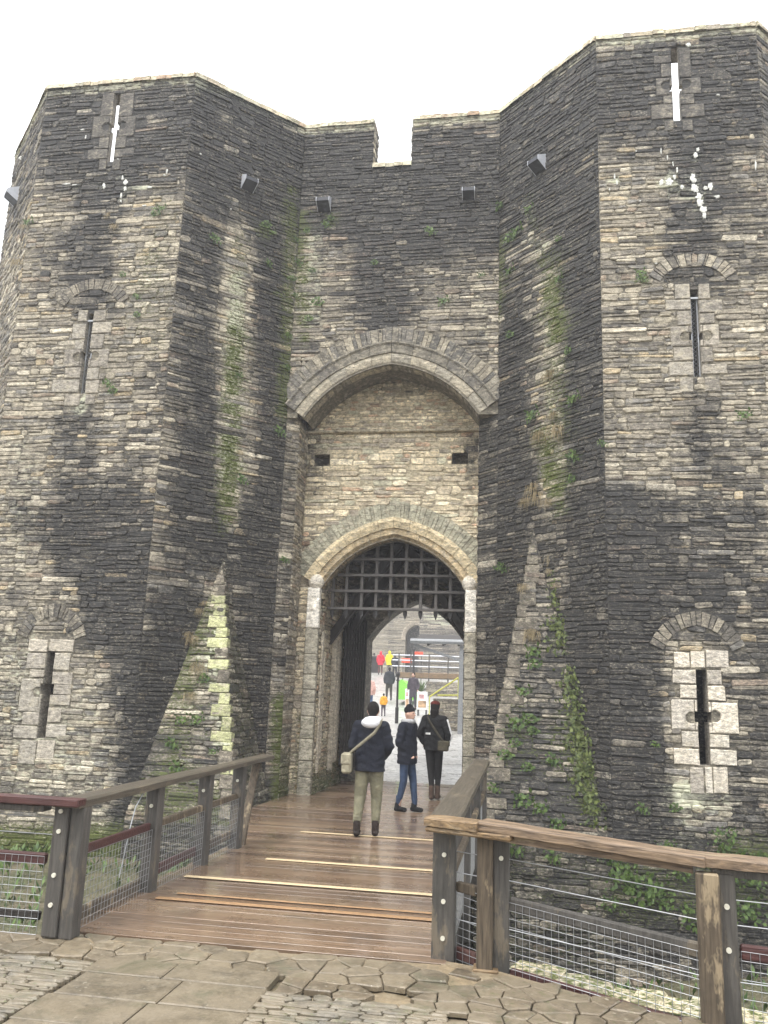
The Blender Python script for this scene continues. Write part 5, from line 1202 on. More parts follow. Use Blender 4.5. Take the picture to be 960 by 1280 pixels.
def person(label, loc, heading, H, spec, group=None, detail=True):
    """local frame: facing +y; heading turns it; H scales a 1.75 m figure"""
    r = thing('person', label, 'person', tuple(loc), heading, group); k = H/1.75; r.scale = (k, k, k)
    vox = .008 if detail else .022
    J = dict(hipL=(-.09, 0, .92), kneeL=(-.11, .03, .5), ankL=(-.12, -.02, .09), hipR=(.09, 0, .92), kneeR=(.11, .03, .5), ankR=(.12, -.02, .09),
             shL=(-.175, 0, 1.42), elL=(-.26, -.03, 1.15), wrL=(-.24, .08, .93), shR=(.175, 0, 1.42), elR=(.26, -.03, 1.15), wrR=(.24, .08, .93), head=(0, .03, 1.64), neck=(0, 0, 1.47))
    J.update(spec.get('pose', {})); J = {a: np.array(b, float) for a, b in J.items()}
    b = MB(); b.cap((0, 0, .98), (0, 0, 1.12), .145, .13, .75); b.cap((0, 0, 1.12), (0, 0, 1.34), .13, .155, .7); b.cap(J['shL']+(.03, 0, 0), J['shR']-(.03, 0, 0), .065, .065)
    hd = J['head']; b.cap(J['neck']-(0, 0, .06), hd-(0, .02, .06), .058, .052); b.ell(hd, (.076, .096, .112)); b.ell(hd+(0, .035, -.055), (.052, .058, .055))
    b.cap(hd+(0, .09, .0), hd+(0, .108, -.025), .009, .014); b.ell(hd+(-.076, .0, -.01), (.012, .02, .03)); b.ell(hd+(.076, .0, -.01), (.012, .02, .03)); b.cap(hd+(-.02, .085, -.062), hd+(.02, .085, -.062), .009, .009)
    for s in 'LR':
        b.cap(J['hip'+s], J['knee'+s], .085, .056); b.cap(J['knee'+s], J['ank'+s], .056, .038); b.cap(J['ank'+s]-(0, .03, .04), J['ank'+s]+(0, .13, -.055), .036, .03)
        b.cap(J['sh'+s], J['el'+s], .052, .04); b.cap(J['el'+s], J['wr'+s], .042, .027)
        w = J['wr'+s]; d = w-J['el'+s]; d = d/np.linalg.norm(d); sd = np.cross(d, (0, 1, 0)) if abs(d[1]) < .7 else np.cross(d, (0, 0, 1)); sd /= np.linalg.norm(sd); nn = np.cross(sd, d); pm = w+d*.05
        if detail:
            b.cap(w+d*.01, pm+d*.02+sd*.018, .024, .02); b.cap(w+d*.01, pm+d*.02-sd*.018, .024, .02)
            for q, (o, L) in enumerate(((-.030, .060), (-.010, .072), (.010, .068), (.030, .052))):
                a0 = pm+d*.03+sd*o; a1 = a0+d*L*.5+nn*L*.12; a2 = a1+d*L*.38+nn*L*.35; b.cap(a0, a1, .0095, .009, n=8); b.cap(a1, a2, .009, .0075, n=8)
            t0 = w+d*.03-sd*.028; b.cap(t0, t0+d*.035-sd*.02+nn*.015, .012, .010, n=8); b.cap(t0+d*.035-sd*.02+nn*.015, t0+d*.062-sd*.02+nn*.03, .010, .008, n=8)
        else: b.cap(w, pm, .03, .03)
    remesh(b, 'body', M_SKIN, r, vox, 3)
    if detail:
        e = MB(); e.ell(hd+(-.032, .086, .008), (.012, .008, .007), 8, 6); e.ell(hd+(.032, .086, .008), (.012, .008, .007), 8, 6); e.build('eyes', M_IRON, r, True)
    # trousers
    t = MB(); lw = spec.get('leg', 1.0); t.cap((-.03, 0, .98), (.03, 0, .98), .15, .15, .78)
    for s in 'LR': t.cap(J['hip'+s], J['knee'+s], .105*lw, .078*lw); t.cap(J['knee'+s], J['ank'+s]+(0, 0, spec.get('cuff', .06)), .078*lw, .056*lw)
    if detail:
        for s in 'LR':
            for q in range(3): z = .13+q*.035; t.ell(J['ank'+s]+(0, 0, z-.06+.02), (.062*lw, .062*lw, .014))
    remesh(t, 'trousers', cm(spec['trousers']), r, vox*1.3)
    # shoes
    for s in 'LR':
        sh = MB(); a = J['ank'+s]; sh.cap(a-(0, .035, .045), a+(0, .13, -.05), .046, .04); sh.cap(a-(0, .02, .03), a+(0, -.01, spec.get('boot', .03)), .05, .052); remesh(sh, 'boot', cm(spec['shoes']), r, vox*1.2, 3)
    # jacket
    j = MB(); bot = spec.get('hem', .88); jw = spec.get('bulk', 1.0)
    j.cap((-.045, 0, bot-.02), (-.045, 0, 1.15), .155*jw, .15*jw, .85); j.cap((.045, 0, bot-.02), (.045, 0, 1.15), .155*jw, .15*jw, .85); j.cap((0, 0, 1.15), (0, 0, 1.36), .17*jw, .175*jw, .75); j.cap(J['shL']+(.03, 0, -.0), J['shR']-(.03, 0, .0), .082, .082); j.cap((0, 0, 1.40), (0, 0, 1.49), .09, .078)
    for s in 'LR':
        j.cap(J['sh'+s], J['el'+s], .078*jw, .066*jw); j.cap(J['el'+s], J['wr'+s]-(J['wr'+s]-J['el'+s])*.06, .066*jw, .046*jw)
    j.v = [p for p in j.v]
    jo = remesh(j, 'jacket', cm(spec['jacket']), r, vox*1.3, 3)
    for v in jo.data.vertices:
        if v.co.z < bot: v.co.z = bot+(v.co.z-bot)*.08
        if detail and v.co.z < 1.4:   # soft horizontal folds of padded cloth
            q = 1+.022*math.sin(v.co.z*62+2.2*math.sin(v.co.x*17)+v.co.y*9); v.co.x *= q; v.co.y *= q
    # hair / headgear
    h = MB(); c = hd+np.array([0, -.012, .02])
    if spec.get('head') == 'beanie':
        h.ell(hd+(0, -.012, .062), (.089, .104, .082)); h.cap(hd+(-.03, -.01, .12), hd+(.03, -.01, .12), .05, .05); remesh(h, 'beanie', cm(spec.get('hat', (.01, .01, .012))), r, vox)
    elif spec.get('head') == 'hood':
        h.ell(hd+(0, -.02, .01), (.105, .12, .14)); h.cap(hd-(0, .02, .12), hd-(0, .01, .05), .1, .1); remesh(h, 'hood', cm(spec['jacket']), r, vox)
    elif spec.get('head') == 'long':
        h.ell(c, (.088, .1, .108)); h.cap(c-(0, .03, .0), c-(0, .06, .2), .08, .07); h.cap(c-(0, .05, .1), c-(0, .08, .3), .085, .05); remesh(h, 'hair', M_HAIR, r, vox)
    else:
        h.ell(c, (.084, .1, .106)); h.cap(c-(0, .045, .02), c-(0, .03, .08), .062, .052); remesh(h, 'hair', M_HAIR, r, vox)
    if spec.get('cap'):
        h = MB(); h.ell(hd+(0, -.005, .06), (.094, .108, .065)); h.cap(hd+(-.03, .1, .05), hd+(.03, .1, .05), .03, .03); remesh(h, 'cap', cm(spec['cap']), r, vox)
    if spec.get('collar'):
        h = MB(); z = hd[2]-.13
        for q in range(10):
            a = q/10*6.283; a2 = (q+1)/10*6.283; R = .085 if spec.get('hood_down') else .09
            bk = .045 if not spec.get('hood_down') else .028+.03*max(0, -math.sin(a))
            h.cap((hd[0]+R*math.cos(a), .0+R*math.sin(a), z), (hd[0]+R*math.cos(a2), R*math.sin(a2), z), bk, bk)
        if spec.get('hood_down'): h.ell((0, -.12, z-.03), (.13, .075, .075))
        remesh(h, 'collar' if spec.get('hood_down') else 'scarf', cm(spec['collar'], .08), r, vox*1.2)
    if spec.get('stripes'):
        for s, sx in (('L', -1), ('R', 1)):
            st = MB(); a, e, w = J['sh'+s], J['el'+s], J['wr'+s]; o = np.array([sx*.07, -.05, 0.]); st.tube([a+o*1.05+(0, 0, .01), (a+e)/2+o*1.02, e+o*.93, (e+w)/2+o*.8, w+o*.66-(0, 0, -.03)], .015, 8); st.build('sleeve_stripe', cm((.7, .7, .7)), r, True)
    return r, J, k
man, J, k = person('man in navy jacket with white hood collar, olive trousers and brown boots, back turned', (-2.0, 11.35, dz(11.35)), rad(4), 1.72,
    dict(jacket=(.012, .014, .022), trousers=(.19, .18, .12), shoes=(.03, .022, .018), leg=1.02, cuff=.12, boot=.1, bulk=1.04, hem=.84, collar=(.72, .72, .74), hood_down=True,
         pose=dict(elL=(-.245, .0, 1.16), wrL=(-.13, .19, 1.06), elR=(.255, -.0, 1.16), wrR=(.17, .18, 1.0), ankL=(-.14, -.03, .09), ankR=(.10, .04, .09), kneeL=(-.12, .03, .5), kneeR=(.10, .06, .5), head=(.015, .05, 1.63))))
def bag(name, label, root, k, c, size, col, strap, rx=0, group=None):
    rr = thing(name, label, 'bag', tuple(root.matrix_basis @ Vector(c)), root.rotation_euler[2]); rr.scale = (k, k, k); c = np.array(c)
    mb = MB(); A = np.array([[1, 0, 0], [0, 1, 0], [0, 0, 1.]]); mb.obox((0, 0, 0), A, size, (.3,)*3, .025); mb.build('bag_body', cm(col), rr)
    mb = MB(); mb.obox((size[0]*.05*(-1 if c[0] < 0 else 1), -size[1]*.02, size[2]*.22), A, (size[0]*1.08, size[1]*1.06, size[2]*.6), (.3,)*3, .022); mb.build('flap', cm(tuple(q*.85 for q in col)), rr)
    mb = MB(); P = [np.array(p)-c for p in strap]; V = []; fs = []
    for i, p in enumerate(P):
        d = P[min(i+1, len(P)-1)]-P[max(i-1, 0)]; d /= np.linalg.norm(d); nrm = np.array(strap[i])*(1, 1, 0); nrm = nrm/(np.linalg.norm(nrm)+1e-6); sd = np.cross(d, nrm); sd /= np.linalg.norm(sd)
        for a, b in ((-1, -1), (1, -1), (1, 1), (-1, 1)): V.append(p+sd*a*.02+nrm*b*.004)
    for i in range(len(P)-1):
        for q in range(4): q2 = (q+1) % 4; fs.append((i*4+q, i*4+q2, (i+1)*4+q2, (i+1)*4+q))
    mb.add(V, fs); mb.build('strap', cm(tuple(q*.6 for q in col)), rr, True); return rr
bpy.context.view_layer.update()
bag('shoulder_bag', 'khaki satchel on the left hip of the man in the navy jacket', man, k, (-.30, -.07, .93), (.13, .22, .26), (.34, .31, .22),
    [(-.27, -.09, 1.06), (-.20, -.155, 1.12), (-.08, -.185, 1.22), (.06, -.175, 1.34), (.13, -.12, 1.45), (.15, -.03, 1.51), (.13, .06, 1.47), (.05, .15, 1.35), (-.1, .19, 1.2), (-.23, .12, 1.08), (-.27, .03, 1.05)])
kid, J, k2 = person('person in black beanie, grey scarf, dark jacket and blue jeans, face turned to the right', (-1.88, 14.2, dz(14.2)), rad(-112), 1.66,
    dict(jacket=(.012, .014, .022), trousers=(.035, .055, .10), shoes=(.01, .01, .01), head='beanie', leg=.86, cuff=.05, bulk=1.12, hem=.80, collar=(.36, .36, .36),
         pose=dict(elL=(-.23, -.04, 1.15), wrL=(-.12, .07, .99), elR=(.23, -.04, 1.15), wrR=(.12, .07, .99), ankL=(-.09, .12, .09), ankR=(.09, -.1, .09), kneeL=(-.09, .08, .5), kneeR=(.09, -.01, .5))))
p3, J, k3 = person('person in black tracksuit top with white sleeve stripes and a red cap, walking away', (-1.63, 16.1, dz(16.1)), rad(-6), 1.78,
    dict(jacket=(.012, .012, .013), trousers=(.016, .015, .015), shoes=(.09, .06, .045), head='long', cap=(.10, .022, .018), stripes=True, leg=.85, cuff=.12, boot=.13,
         pose=dict(elL=(-.28, -.04, 1.15), wrL=(-.21, .08, .98), elR=(.28, -.04, 1.15), wrR=(.21, .08, .97), ankL=(-.03, .0, .09), ankR=(.06, .1, .09), kneeL=(-.06, .04, .5), kneeR=(.07, .09, .5))))
bpy.context.view_layer.update()
bag('shoulder_bag', 'small olive bag on the right hip of the person in the striped tracksuit top', p3, k3, (.20, -.15, .96), (.2, .09, .18), (.085, .075, .05),
    [(.2, -.17, 1.04), (.14, -.18, 1.12), (.04, -.175, 1.25), (-.06, -.16, 1.38), (-.12, -.09, 1.47), (-.13, .0, 1.5), (-.1, .1, 1.42), (.0, .17, 1.3), (.12, .17, 1.15), (.2, .08, 1.05), (.22, -.05, 1.03)])
mb = MB(); mb.obox((-1.63-.10, 16.1-.185, dz(16.1)+1.19), np.eye(3), (.09, .012, .035), bev=.003); o = mb.build('chest_patch', cm((.75, .75, .72)), None); o.parent = p3; o.matrix_parent_inverse = p3.matrix_basis.inverted()

# far people
def far(px, py, Y, H, heading, label, spec):
    p = at(px, py, Y); p[2] = court_z(p[0], Y); return person(label, p, heading, H, spec, None, False)
far(475, 847, 62, 1.7, 0.2, 'distant figure in a red hooded raincoat on the ramp', dict(jacket=(.62, .03, .05), trousers=(.12, .06, .05), shoes=(.05, .04, .04), head='hood', hem=.75, bulk=1.15))
far(486, 847, 62, 1.75, -.2, 'distant figure in a yellow raincoat on the ramp', dict(jacket=(.75, .62, .03), trousers=(.2, .19, .17), shoes=(.05, .04, .04), head='hood', hem=.75, bulk=1.15))
far(493, 850, 60, 1.65, -.2, 'distant figure all in black beside the yellow raincoat', dict(jacket=(.03, .03, .035), trousers=(.03, .03, .03), shoes=(.02, .02, .02), hem=.8))
far(467, 838, 70, 1.75, .4, 'farthest dark figure beside the timber screen at the head of the ramp', dict(jacket=(.05, .06, .07), trousers=(.04, .04, .04), shoes=(.02, .02, .02), hem=.8))
far(485.5, 884, 44, 1.7, .3, 'figure in black coat with backpack walking up the cobbles', dict(jacket=(.03, .032, .038), trousers=(.06, .05, .045), shoes=(.03, .03, .03), bulk=1.2))
far(460, 890, 36, 1.72, .1, 'figure in pale pink top and blue jeans by the left door jamb', dict(jacket=(.60, .38, .33), trousers=(.07, .11, .2), shoes=(.3, .3, .3), head='short', bulk=1.0))
far(516, 880, 40, 1.75, 3.0, 'figure with long brown hair and grey coat among the display boards', dict(jacket=(.06, .05, .06), trousers=(.07, .065, .075), shoes=(.03, .03, .03), head='long', hem=.6, bulk=.9))
far(479, 893, 36, .95, .5, 'small child in an orange jacket on the cobbles', dict(jacket=(.75, .36, .04), trousers=(.1, .08, .1), shoes=(.04, .04, .04), bulk=1.2))

# ---------------------------------------------------------------- beyond the gate
brng = random.Random(60)
# inner castle wall
cw = thing('inner_castle_wall', 'pale far castle wall with a deep pointed doorway seen through the gate', 'castle wall', (-8, 76, 3))
FW = Face((-40, 76, 0), (14, 76, 0), base=(.05, 0, .2)); dj = FW.uv(505, 820)[0]; dj2 = FW.uv(531, 820)[0]; ds = FW.uv(505, 800)[1]; da = FW.uv(519, 781)[1]
AF = arch((dj+dj2)/2+.1, (dj2-dj)/2, ds, da-ds, .35)
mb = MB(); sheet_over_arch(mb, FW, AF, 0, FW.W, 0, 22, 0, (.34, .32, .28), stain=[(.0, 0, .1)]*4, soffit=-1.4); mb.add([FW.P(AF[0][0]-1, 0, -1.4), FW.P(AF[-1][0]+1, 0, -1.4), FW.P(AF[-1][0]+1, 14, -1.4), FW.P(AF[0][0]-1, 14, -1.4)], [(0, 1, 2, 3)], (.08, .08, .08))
def ff(v):
    s = arch_span(AF, v); u0, u1 = FW.uv(430, 800)[0], FW.uv(640, 800)[0]; return sub([(u0, u1)], s[0], s[1]) if s else [(u0, u1)]
FW.strokes = [(0, FW_ := np.array([FW.uv(487, 760), FW.uv(486, 830)]), .5, .5), (0, np.array([FW.uv(498, 750), FW.uv(499, 830)]), .35, .4)]
fill(mb, FW, courses(2.0, 14, brng, .22, .4), ff, brng, [((.40, .38, .33), 3), ((.33, .31, .27), 3), ((.46, .43, .37), 2)], .5, 1.4, (0, .06), .02)
arch_blocks(mb, FW, AF, [(0, -.3), (0, .05), (.25, .15), (.35, .15), (.35, -.3)], cuts(7, brng), brng, lambda: (.45, .41, .35), .01, (0, 0, .1), 3)
build_in(mb, 'wall', M_ST, cw)
# nearer darker tower on the right
dk = thing('ruined_tower', 'dark grey tower with white lime streaks behind the canopy', 'castle tower', (-2, 68, 2.5))
DF = Face((at(524, 800, 68)[0], 68, 0), (9, 68, 0), base=(.38, 0, .05), strokes=[(Lm, [(530, 770), (545, 772)], 3, 1.2), (Lm, [(550, 773), (554, 780)], 3, 1.4), (Lm, [(536, 765), (540, 760)], 2, 1.2)])
mb = MB(); backing(mb, DF, 0, DF.W, 0, 17, step=.6, base=(.2, .19, .18)); fill(mb, DF, courses(2, 15, brng, .25, .42), lambda v: [(0, DF.W)], brng, PAL, .5, 1.3, (0, .06), .02)
F = Face((DF.O[0], 76, 0), DF.O, base=(.3, 0, 0)); backing(mb, F, 0, F.W, 0, 17, step=.8, base=(.22, .21, .2)); mb.box(DF.O[0], 9, 68.02, 75.9, 16.9, 17.0, (.2, .2, .2))
build_in(mb, 'wall', M_ST, dk)
def zc(Y): return court_z(0, Y)
# timber screen at the head of the ramp
mb = MB(); a, b = at(440, 843, 66), at(473, 843, 66); z = zc(66)
sc = thing('timber_screen', 'dark timber screen beside the people in raincoats', 'fence', (a[0], 66, z))
for i in range(12):
    x = a[0]+(b[0]-a[0])*i/11; mb.box(x-.12, x+.12, 65.97, 66.03, z, z+1.25, (.2,)*3, .01)
build_in(mb, 'boarding', M_DARKW, sc); mb = MB(); mb.beam((a[0], 65.9, z+1.3), (b[0]+.2, 65.9, z+1.3), .12, .1, (.2,)*3); build_in(mb, 'top_rail', M_GREYW, sc)
# raised walkway with rails
Yw = 50; a, b = at(496, 842, Yw), at(600, 842, Yw); zt_ = a[2]
wk = thing('raised_walkway', 'raised timber walkway with grey tubular rails beyond the gate', 'walkway', (a[0], Yw, zc(Yw)))
mb = MB(); mb.box(a[0], b[0], Yw, Yw+2, zt_-.22, zt_+.1, (.2,)*3, .02); build_in(mb, 'deck', M_RAIL, wk)
for zz in (.45, .8, 1.1):
    mb = MB(); mb.tube([(a[0]-.3, Yw+.05, zt_+zz), (b[0], Yw+.05, zt_+zz)], .035, 8); build_in(mb, 'rail', M_SHEET, wk)
for x in [a[0]+.1, at(513, 840, Yw)[0], at(536, 840, Yw)[0], at(560, 840, Yw)[0]]:
    mb = MB(); mb.tube([(x, Yw+.04, zc(Yw)), (x, Yw+.04, zt_+1.2)], .045, 8); build_in(mb, 'post', M_GREYW, wk)
# stone bank below
mb = MB(); a, b = at(533, 850, 47), at(610, 850, 47); zz = zc(47)
F = Face((a[0], 47, 0), (b[0], 47, 0), base=(.35, .1, .1)); ztop = at(540, 852, 47)[2]; backing(mb, F, 0, F.W, zz-1.5, ztop, step=.4); fill(mb, F, courses(zz-1.5, ztop, brng, .1, .22), lambda v: [(0, F.W)], brng, PAL, .25, .6); mb.box(a[0], b[0], 47.01, 50, ztop-.1, ztop, (.2, .19, .17)); mb.box(a[0], a[0]+.3, 47.02, 50, zz-1.5, ztop-.11, (.2, .19, .17))
tag(mb.build('stone_bank', M_ST), 'rough grey rubble bank under the raised walkway', 'stone wall')
mb = MB(); a, b = at(541, 902, 31), at(600, 902, 31); F = Face((a[0], 31, 0), (b[0], 31, 0), base=(.25, .15, .15)); z0 = zc(31); ztop = at(550, 874, 31)[2]
backing(mb, F, 0, F.W, z0-.5, ztop, step=.3); fill(mb, F, courses(z0-.1, ztop, brng, .1, .2), lambda v: [(0, F.W)], brng, PAL, .2, .5); mb.box(a[0], b[0], 31.01, 31.6, ztop-.1, ztop+.02, (.25, .24, .2)); mb.box(a[0], a[0]+.05, 31.01, 31.6, z0, ztop-.1, (.2, .19, .17))
tag(mb.build('low_stone_wall', M_ST), 'low rubble wall at the right of the cobbles under the canopy', 'stone wall')
# canopy
Yc = 30; cp = thing('canopy', 'grey canopy roof on a bracketed post at the right of the courtyard', 'canopy', (at(577, 870, Yc)[0], Yc, zc(Yc)))
a = at(514, 803, Yc); b = at(606, 803, Yc); h0 = a[2]
mb = MB(); mb.add([(a[0], Yc, h0), (b[0], Yc, h0), (b[0], Yc+3, h0+.35), (a[0], Yc+3, h0+.35), (a[0], Yc, h0+.07), (b[0], Yc, h0+.07), (b[0], Yc+3, h0+.5), (a[0], Yc+3, h0+.5)], [(3, 2, 1, 0), (4, 5, 6, 7), (0, 1, 5, 4), (3, 0, 4, 7), (1, 2, 6, 5), (2, 3, 7, 6)]); build_in(mb, 'roof', M_DARKW, cp)
mb = MB(); mb.tube([(a[0]-.02, Yc-.06, h0+.05), (b[0], Yc-.06, h0+.05)], .085, 8); build_in(mb, 'gutter', M_ZINC, cp)
q = at(577, 826, Yc); mb = MB(); mb.beam((a[0]+.1, Yc+.1, h0-.08), (q[0], Yc+.1, q[2]), .1, .12, (.3,)*3, .01, up=(0, 1, 0)); build_in(mb, 'bracket', M_ZINC, cp)
q2 = at(575, 880, Yc); mb = MB(); mb.beam((q[0], Yc+.1, h0-.05), (q2[0], Yc+.1, zc(Yc)), .16, .16, (.3,)*3, .01, up=(0, 1, 0)); build_in(mb, 'post', M_ZINC, cp)
mb = MB()
for i in range(5): x = a[0]+.6+i*.55; mb.beam((x, Yc+.05, h0-.04), (x, Yc+2.9, h0+.28), .07, .1, (.2,)*3)
build_in(mb, 'rafter', M_DARKW, cp)
# yellow handrail
YEL = plain('yellow_paint', (.55, .53, .07), .5); GRN = plain('green_fabric', (.22, .55, .08), .7); ORG = plain('red_orange_plastic', (.75, .09, .04), .5); WHT = plain('white_board', (.8, .8, .78), .6)
hr = thing('yellow_handrail', 'yellow handrail slanting up beside the low stone wall', 'handrail', tuple(at(540, 890, 34))); mb = MB(); mb.tube([at(537, 871, 34), at(573, 847, 34)], .03, 8); build_in(mb, 'sloping_rail', YEL, hr)
mb = MB(); mb.tube([at(547, 869, 34), at(576, 869, 34)], .028, 8); build_in(mb, 'level_rail', YEL, hr)
mb = MB(); p = at(537, 871, 34); mb.tube([p, (p[0], p[1], zc(34))], .02, 8); p = at(573, 847, 34); mb.tube([p, (p[0], p[1], zc(34))], .02, 8); build_in(mb, 'post', YEL, hr)
# green tent
a, b, c = at(497, 868, 42), at(513, 868, 42), at(500, 848, 42); mb = MB(); zt0 = a[2]
V = []; fs = []; n = 10
for i in range(n+1):
    t = i/n; x = a[0]+(b[0]-a[0])*1.25*t; z = (c[2]-zt0)*(1-t**1.8)*(.75+.25*min(1, t*5)); V += [(x, 42, zt0+z), (x, 44, zt0+z*.95), (x, 42, zt0-.25), (x, 44, zt0-.25)]
for i in range(n): fs += [(4*i, 4*i+1, 4*i+5, 4*i+4), (4*i, 4*i+4, 4*i+6, 4*i+2), (4*i+1, 4*i+3, 4*i+7, 4*i+5)]
fs += [(0, 2, 3, 1), (4*n, 4*n+1, 4*n+3, 4*n+2)]
mb.add(V, fs); tag(mb.build('pop_up_tent', GRN), 'bright green pop-up tent beside the black lamp post', 'tent')
# red panels
for i, (x0, y0, x1, y1, l) in enumerate(((502, 823, 515, 828.5, 'long red-orange banner strip on the walkway rail'), (517, 815, 529, 819.5, 'smaller red-orange banner strip higher behind the walkway'))):
    a, b = at(x0, y1, 52+i), at(x1, y0, 52+i); mb = MB(); mb.box(a[0], b[0], 52+i-.04, 52+i+.04, a[2], b[2], (.5,)*3, .02)
    r = thing('banner', l, 'banner', tuple(a)); build_in(mb, 'sheet', ORG, r); mb = MB(); mb.tube([(a[0]+.1, 52+i, a[2]), (a[0]+.1, 52+i, zc(52))], .03, 6); mb.tube([(b[0]-.1, 52+i, a[2]), (b[0]-.1, 52+i, zc(52))], .03, 6); build_in(mb, 'pole', M_GREYW, r)
# display boards
PIC1 = plain('board_picture_brown', (.45, .30, .18), .6, 0, .6, 6); PIC2 = plain('board_picture_pink', (.6, .35, .35), .6, 0, .5, 8)
for x0, x1, y0, y1, Y, l in ((521, 534.5, 865, 887, 37, 'white display board with a brown picture on the cobbles'), (506, 512, 861, 886, 41, 'narrow white display board left of the brown-haired figure')):
    a, b = at(x0, y1, Y), at(x1, y0, Y); r = thing('display_board', l, 'display board', (a[0], Y, zc(Y)))
    mb = MB(); mb.box(a[0], b[0], Y-.03, Y+.03, a[2], b[2], (.5,)*3, .02); build_in(mb, 'panel', WHT, r)
    w = b[0]-a[0]; h = b[2]-a[2]; mb = MB(); mb.box(a[0]+w*.12, b[0]-w*.12, Y-.037, Y-.031, a[2]+h*.12, a[2]+h*.5, (.5,)*3, 0); build_in(mb, 'picture', PIC1, r)
    mb = MB(); mb.box(a[0]+w*.2, b[0]-w*.3, Y-.037, Y-.031, a[2]+h*.62, a[2]+h*.85, (.5,)*3, 0); build_in(mb, 'picture', PIC2, r)
    for x in (a[0]+.05, b[0]-.05): mb = MB(); mb.box(x-.025, x+.025, Y-.02, Y+.25, zc(Y)-.02, a[2], (.2,)*3, .005); build_in(mb, 'leg', M_IRON, r)
# lamp post and pole
p = at(496, 893, 33); lpst = thing('lamp_post', 'slim black post standing on the cobbles behind the group', 'post', (p[0], 33, zc(33))); mb = MB(); t = at(495, 843, 33)
mb.tube([(p[0], 33, zc(33)), (p[0], 33, zc(33)+.6), (p[0], 33, zc(33)+.62), (p[0], 33, t[2])], [.07, .07, .045, .04], 10); build_in(mb, 'shaft', M_IRON, lpst)
mb = MB(); mb.ell((p[0], 33, t[2]), (.09, .09, .11)); mb.tube([(p[0], 33, t[2]-.25), (p[0], 33, t[2]-.2)], .07, 10); build_in(mb, 'finial', M_IRON, lpst)
p = at(516, 868, 45); t = at(516, 812, 45); ps = thing('dark_pole', 'tall thin dark pole rising in front of the walkway', 'pole', (p[0], 45, zc(45))); mb = MB(); mb.tube([(p[0], 45, zc(45)), (p[0], 45, t[2])], [.06, .045], 8); build_in(mb, 'shaft', M_IRON, ps)
mb = MB(); mb.ell((p[0], 45, t[2]+.03), (.08, .08, .08), 10, 6); build_in(mb, 'cap', M_IRON, ps)
# spiky plant
sp = thing('spiky_plant', 'spiky green plant in front of the walkway', 'plant', tuple(at(526, 866, 46))); mb = MB()
for i in range(40):
    a_ = brng.uniform(0, 6.28); e = brng.uniform(.5, 1.4); L = brng.uniform(.5, .85); d = np.array([math.cos(a_)*math.cos(e), math.sin(a_)*math.cos(e), math.sin(e)])*L; sd = np.array([-math.sin(a_), math.cos(a_), 0])*.03; o_ = np.array(sp.location)
    mb.add([o_-sd, o_+sd, o_+d*.6+sd, o_+d, o_+d*.6-sd], [(0, 1, 2, 3, 4)])
build_in(mb, 'leaves', M_LEAF, sp)

# ---------------------------------------------------------------- damp air
mb = MB(); mb.box(-450, 450, -450, 450, -4, 30); hm = bpy.data.materials.new('damp_air'); hm.use_nodes = True; nt = hm.node_tree; nt.nodes.clear()
o_ = nt.nodes.new('ShaderNodeOutputMaterial'); pvn = nt.nodes.new('ShaderNodeVolumePrincipled'); pvn.inputs['Color'].default_value = (.95, .96, 1, 1); pvn.inputs['Density'].default_value = .0026; pvn.inputs['Anisotropy'].default_value = .2
nt.links.new(pvn.outputs[0], o_.inputs['Volume']); tag(mb.build('haze', hm), 'thin damp winter haze', 'haze', kind='stuff')

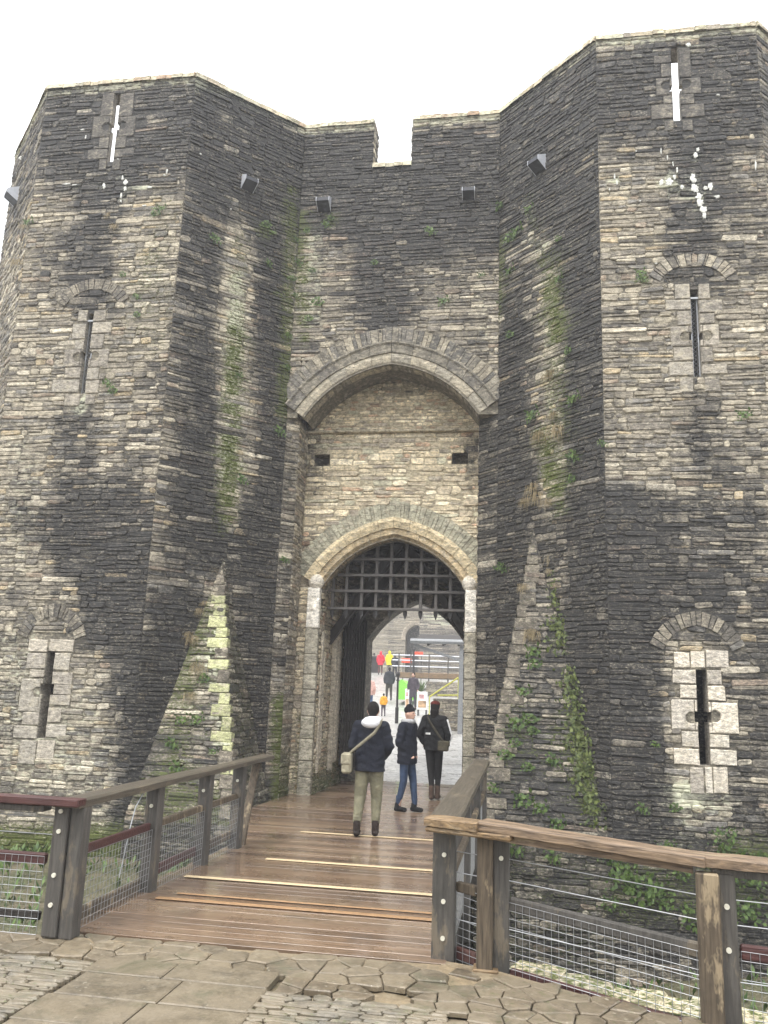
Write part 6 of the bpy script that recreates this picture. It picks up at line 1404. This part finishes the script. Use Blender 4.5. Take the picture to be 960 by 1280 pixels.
# ---------------------------------------------------------------- camera, light, world
cd = bpy.data.cameras.new('camera'); co = bpy.data.objects.new('camera', cd); COL.objects.link(co); SC.camera = co
cd.sensor_fit = 'VERTICAL'; cd.sensor_height = 36; cd.lens = 36*FPX/1280; cd.clip_end = 2000; cd.clip_start = .05
Mx = Matrix([[RW[i][j] for j in range(3)] for i in range(3)]).to_4x4(); Mx.translation = Vector(CAM); co.matrix_world = Mx
w = bpy.data.worlds.new('World'); SC.world = w; w.use_nodes = True; nt = w.node_tree; nt.nodes.clear()
out = nt.nodes.new('ShaderNodeOutputWorld'); bg = nt.nodes.new('ShaderNodeBackground'); sky = nt.nodes.new('ShaderNodeTexSky'); sky.sky_type = 'NISHITA'; sky.sun_disc = False
EL, AZ = rad(62), rad(205)      # sun behind the camera, slightly left
sky.sun_elevation = EL; sky.sun_rotation = AZ; sky.air_density = 1.5; sky.dust_density = 6
hs = nt.nodes.new('ShaderNodeHueSaturation'); hs.inputs['Saturation'].default_value = .25; nt.links.new(sky.outputs[0], hs.inputs['Color'])
mx = nt.nodes.new('ShaderNodeMix'); mx.data_type = 'RGBA'; mx.inputs[0].default_value = .8; nt.links.new(hs.outputs[0], mx.inputs[6]); mx.inputs[7].default_value = (9.0, 9.15, 9.4, 1)
tcw = nt.nodes.new('ShaderNodeTexCoord'); sep = nt.nodes.new('ShaderNodeSeparateXYZ'); nt.links.new(tcw.outputs['Generated'], sep.inputs[0])
mr = nt.nodes.new('ShaderNodeMapRange'); mr.inputs[1].default_value = 0; mr.inputs[2].default_value = 1; mr.inputs[3].default_value = .62; mr.inputs[4].default_value = 1.75; nt.links.new(sep.outputs[2], mr.inputs[0])
vm = nt.nodes.new('ShaderNodeVectorMath'); vm.operation = 'SCALE'; nt.links.new(mx.outputs[2], vm.inputs[0]); nt.links.new(mr.outputs[0], vm.inputs['Scale'])
nt.links.new(vm.outputs[0], bg.inputs['Color']); bg.inputs['Strength'].default_value = .13; nt.links.new(bg.outputs[0], out.inputs[0])
sd = bpy.data.lights.new('sun', 'SUN'); sd.energy = 1.1; sd.angle = rad(25); sd.color = (1, .96, .9); so = bpy.data.objects.new('sun', sd); COL.objects.link(so)
dirv = Vector((math.sin(AZ)*math.cos(EL), math.cos(AZ)*math.cos(EL), math.sin(EL))); so.rotation_euler = dirv.to_track_quat('Z', 'Y').to_euler()
SC.view_settings.view_transform = 'Standard'; SC.view_settings.look = 'None'; SC.view_settings.gamma = 1; SC.view_settings.exposure = .92
SC.render.engine = 'CYCLES'
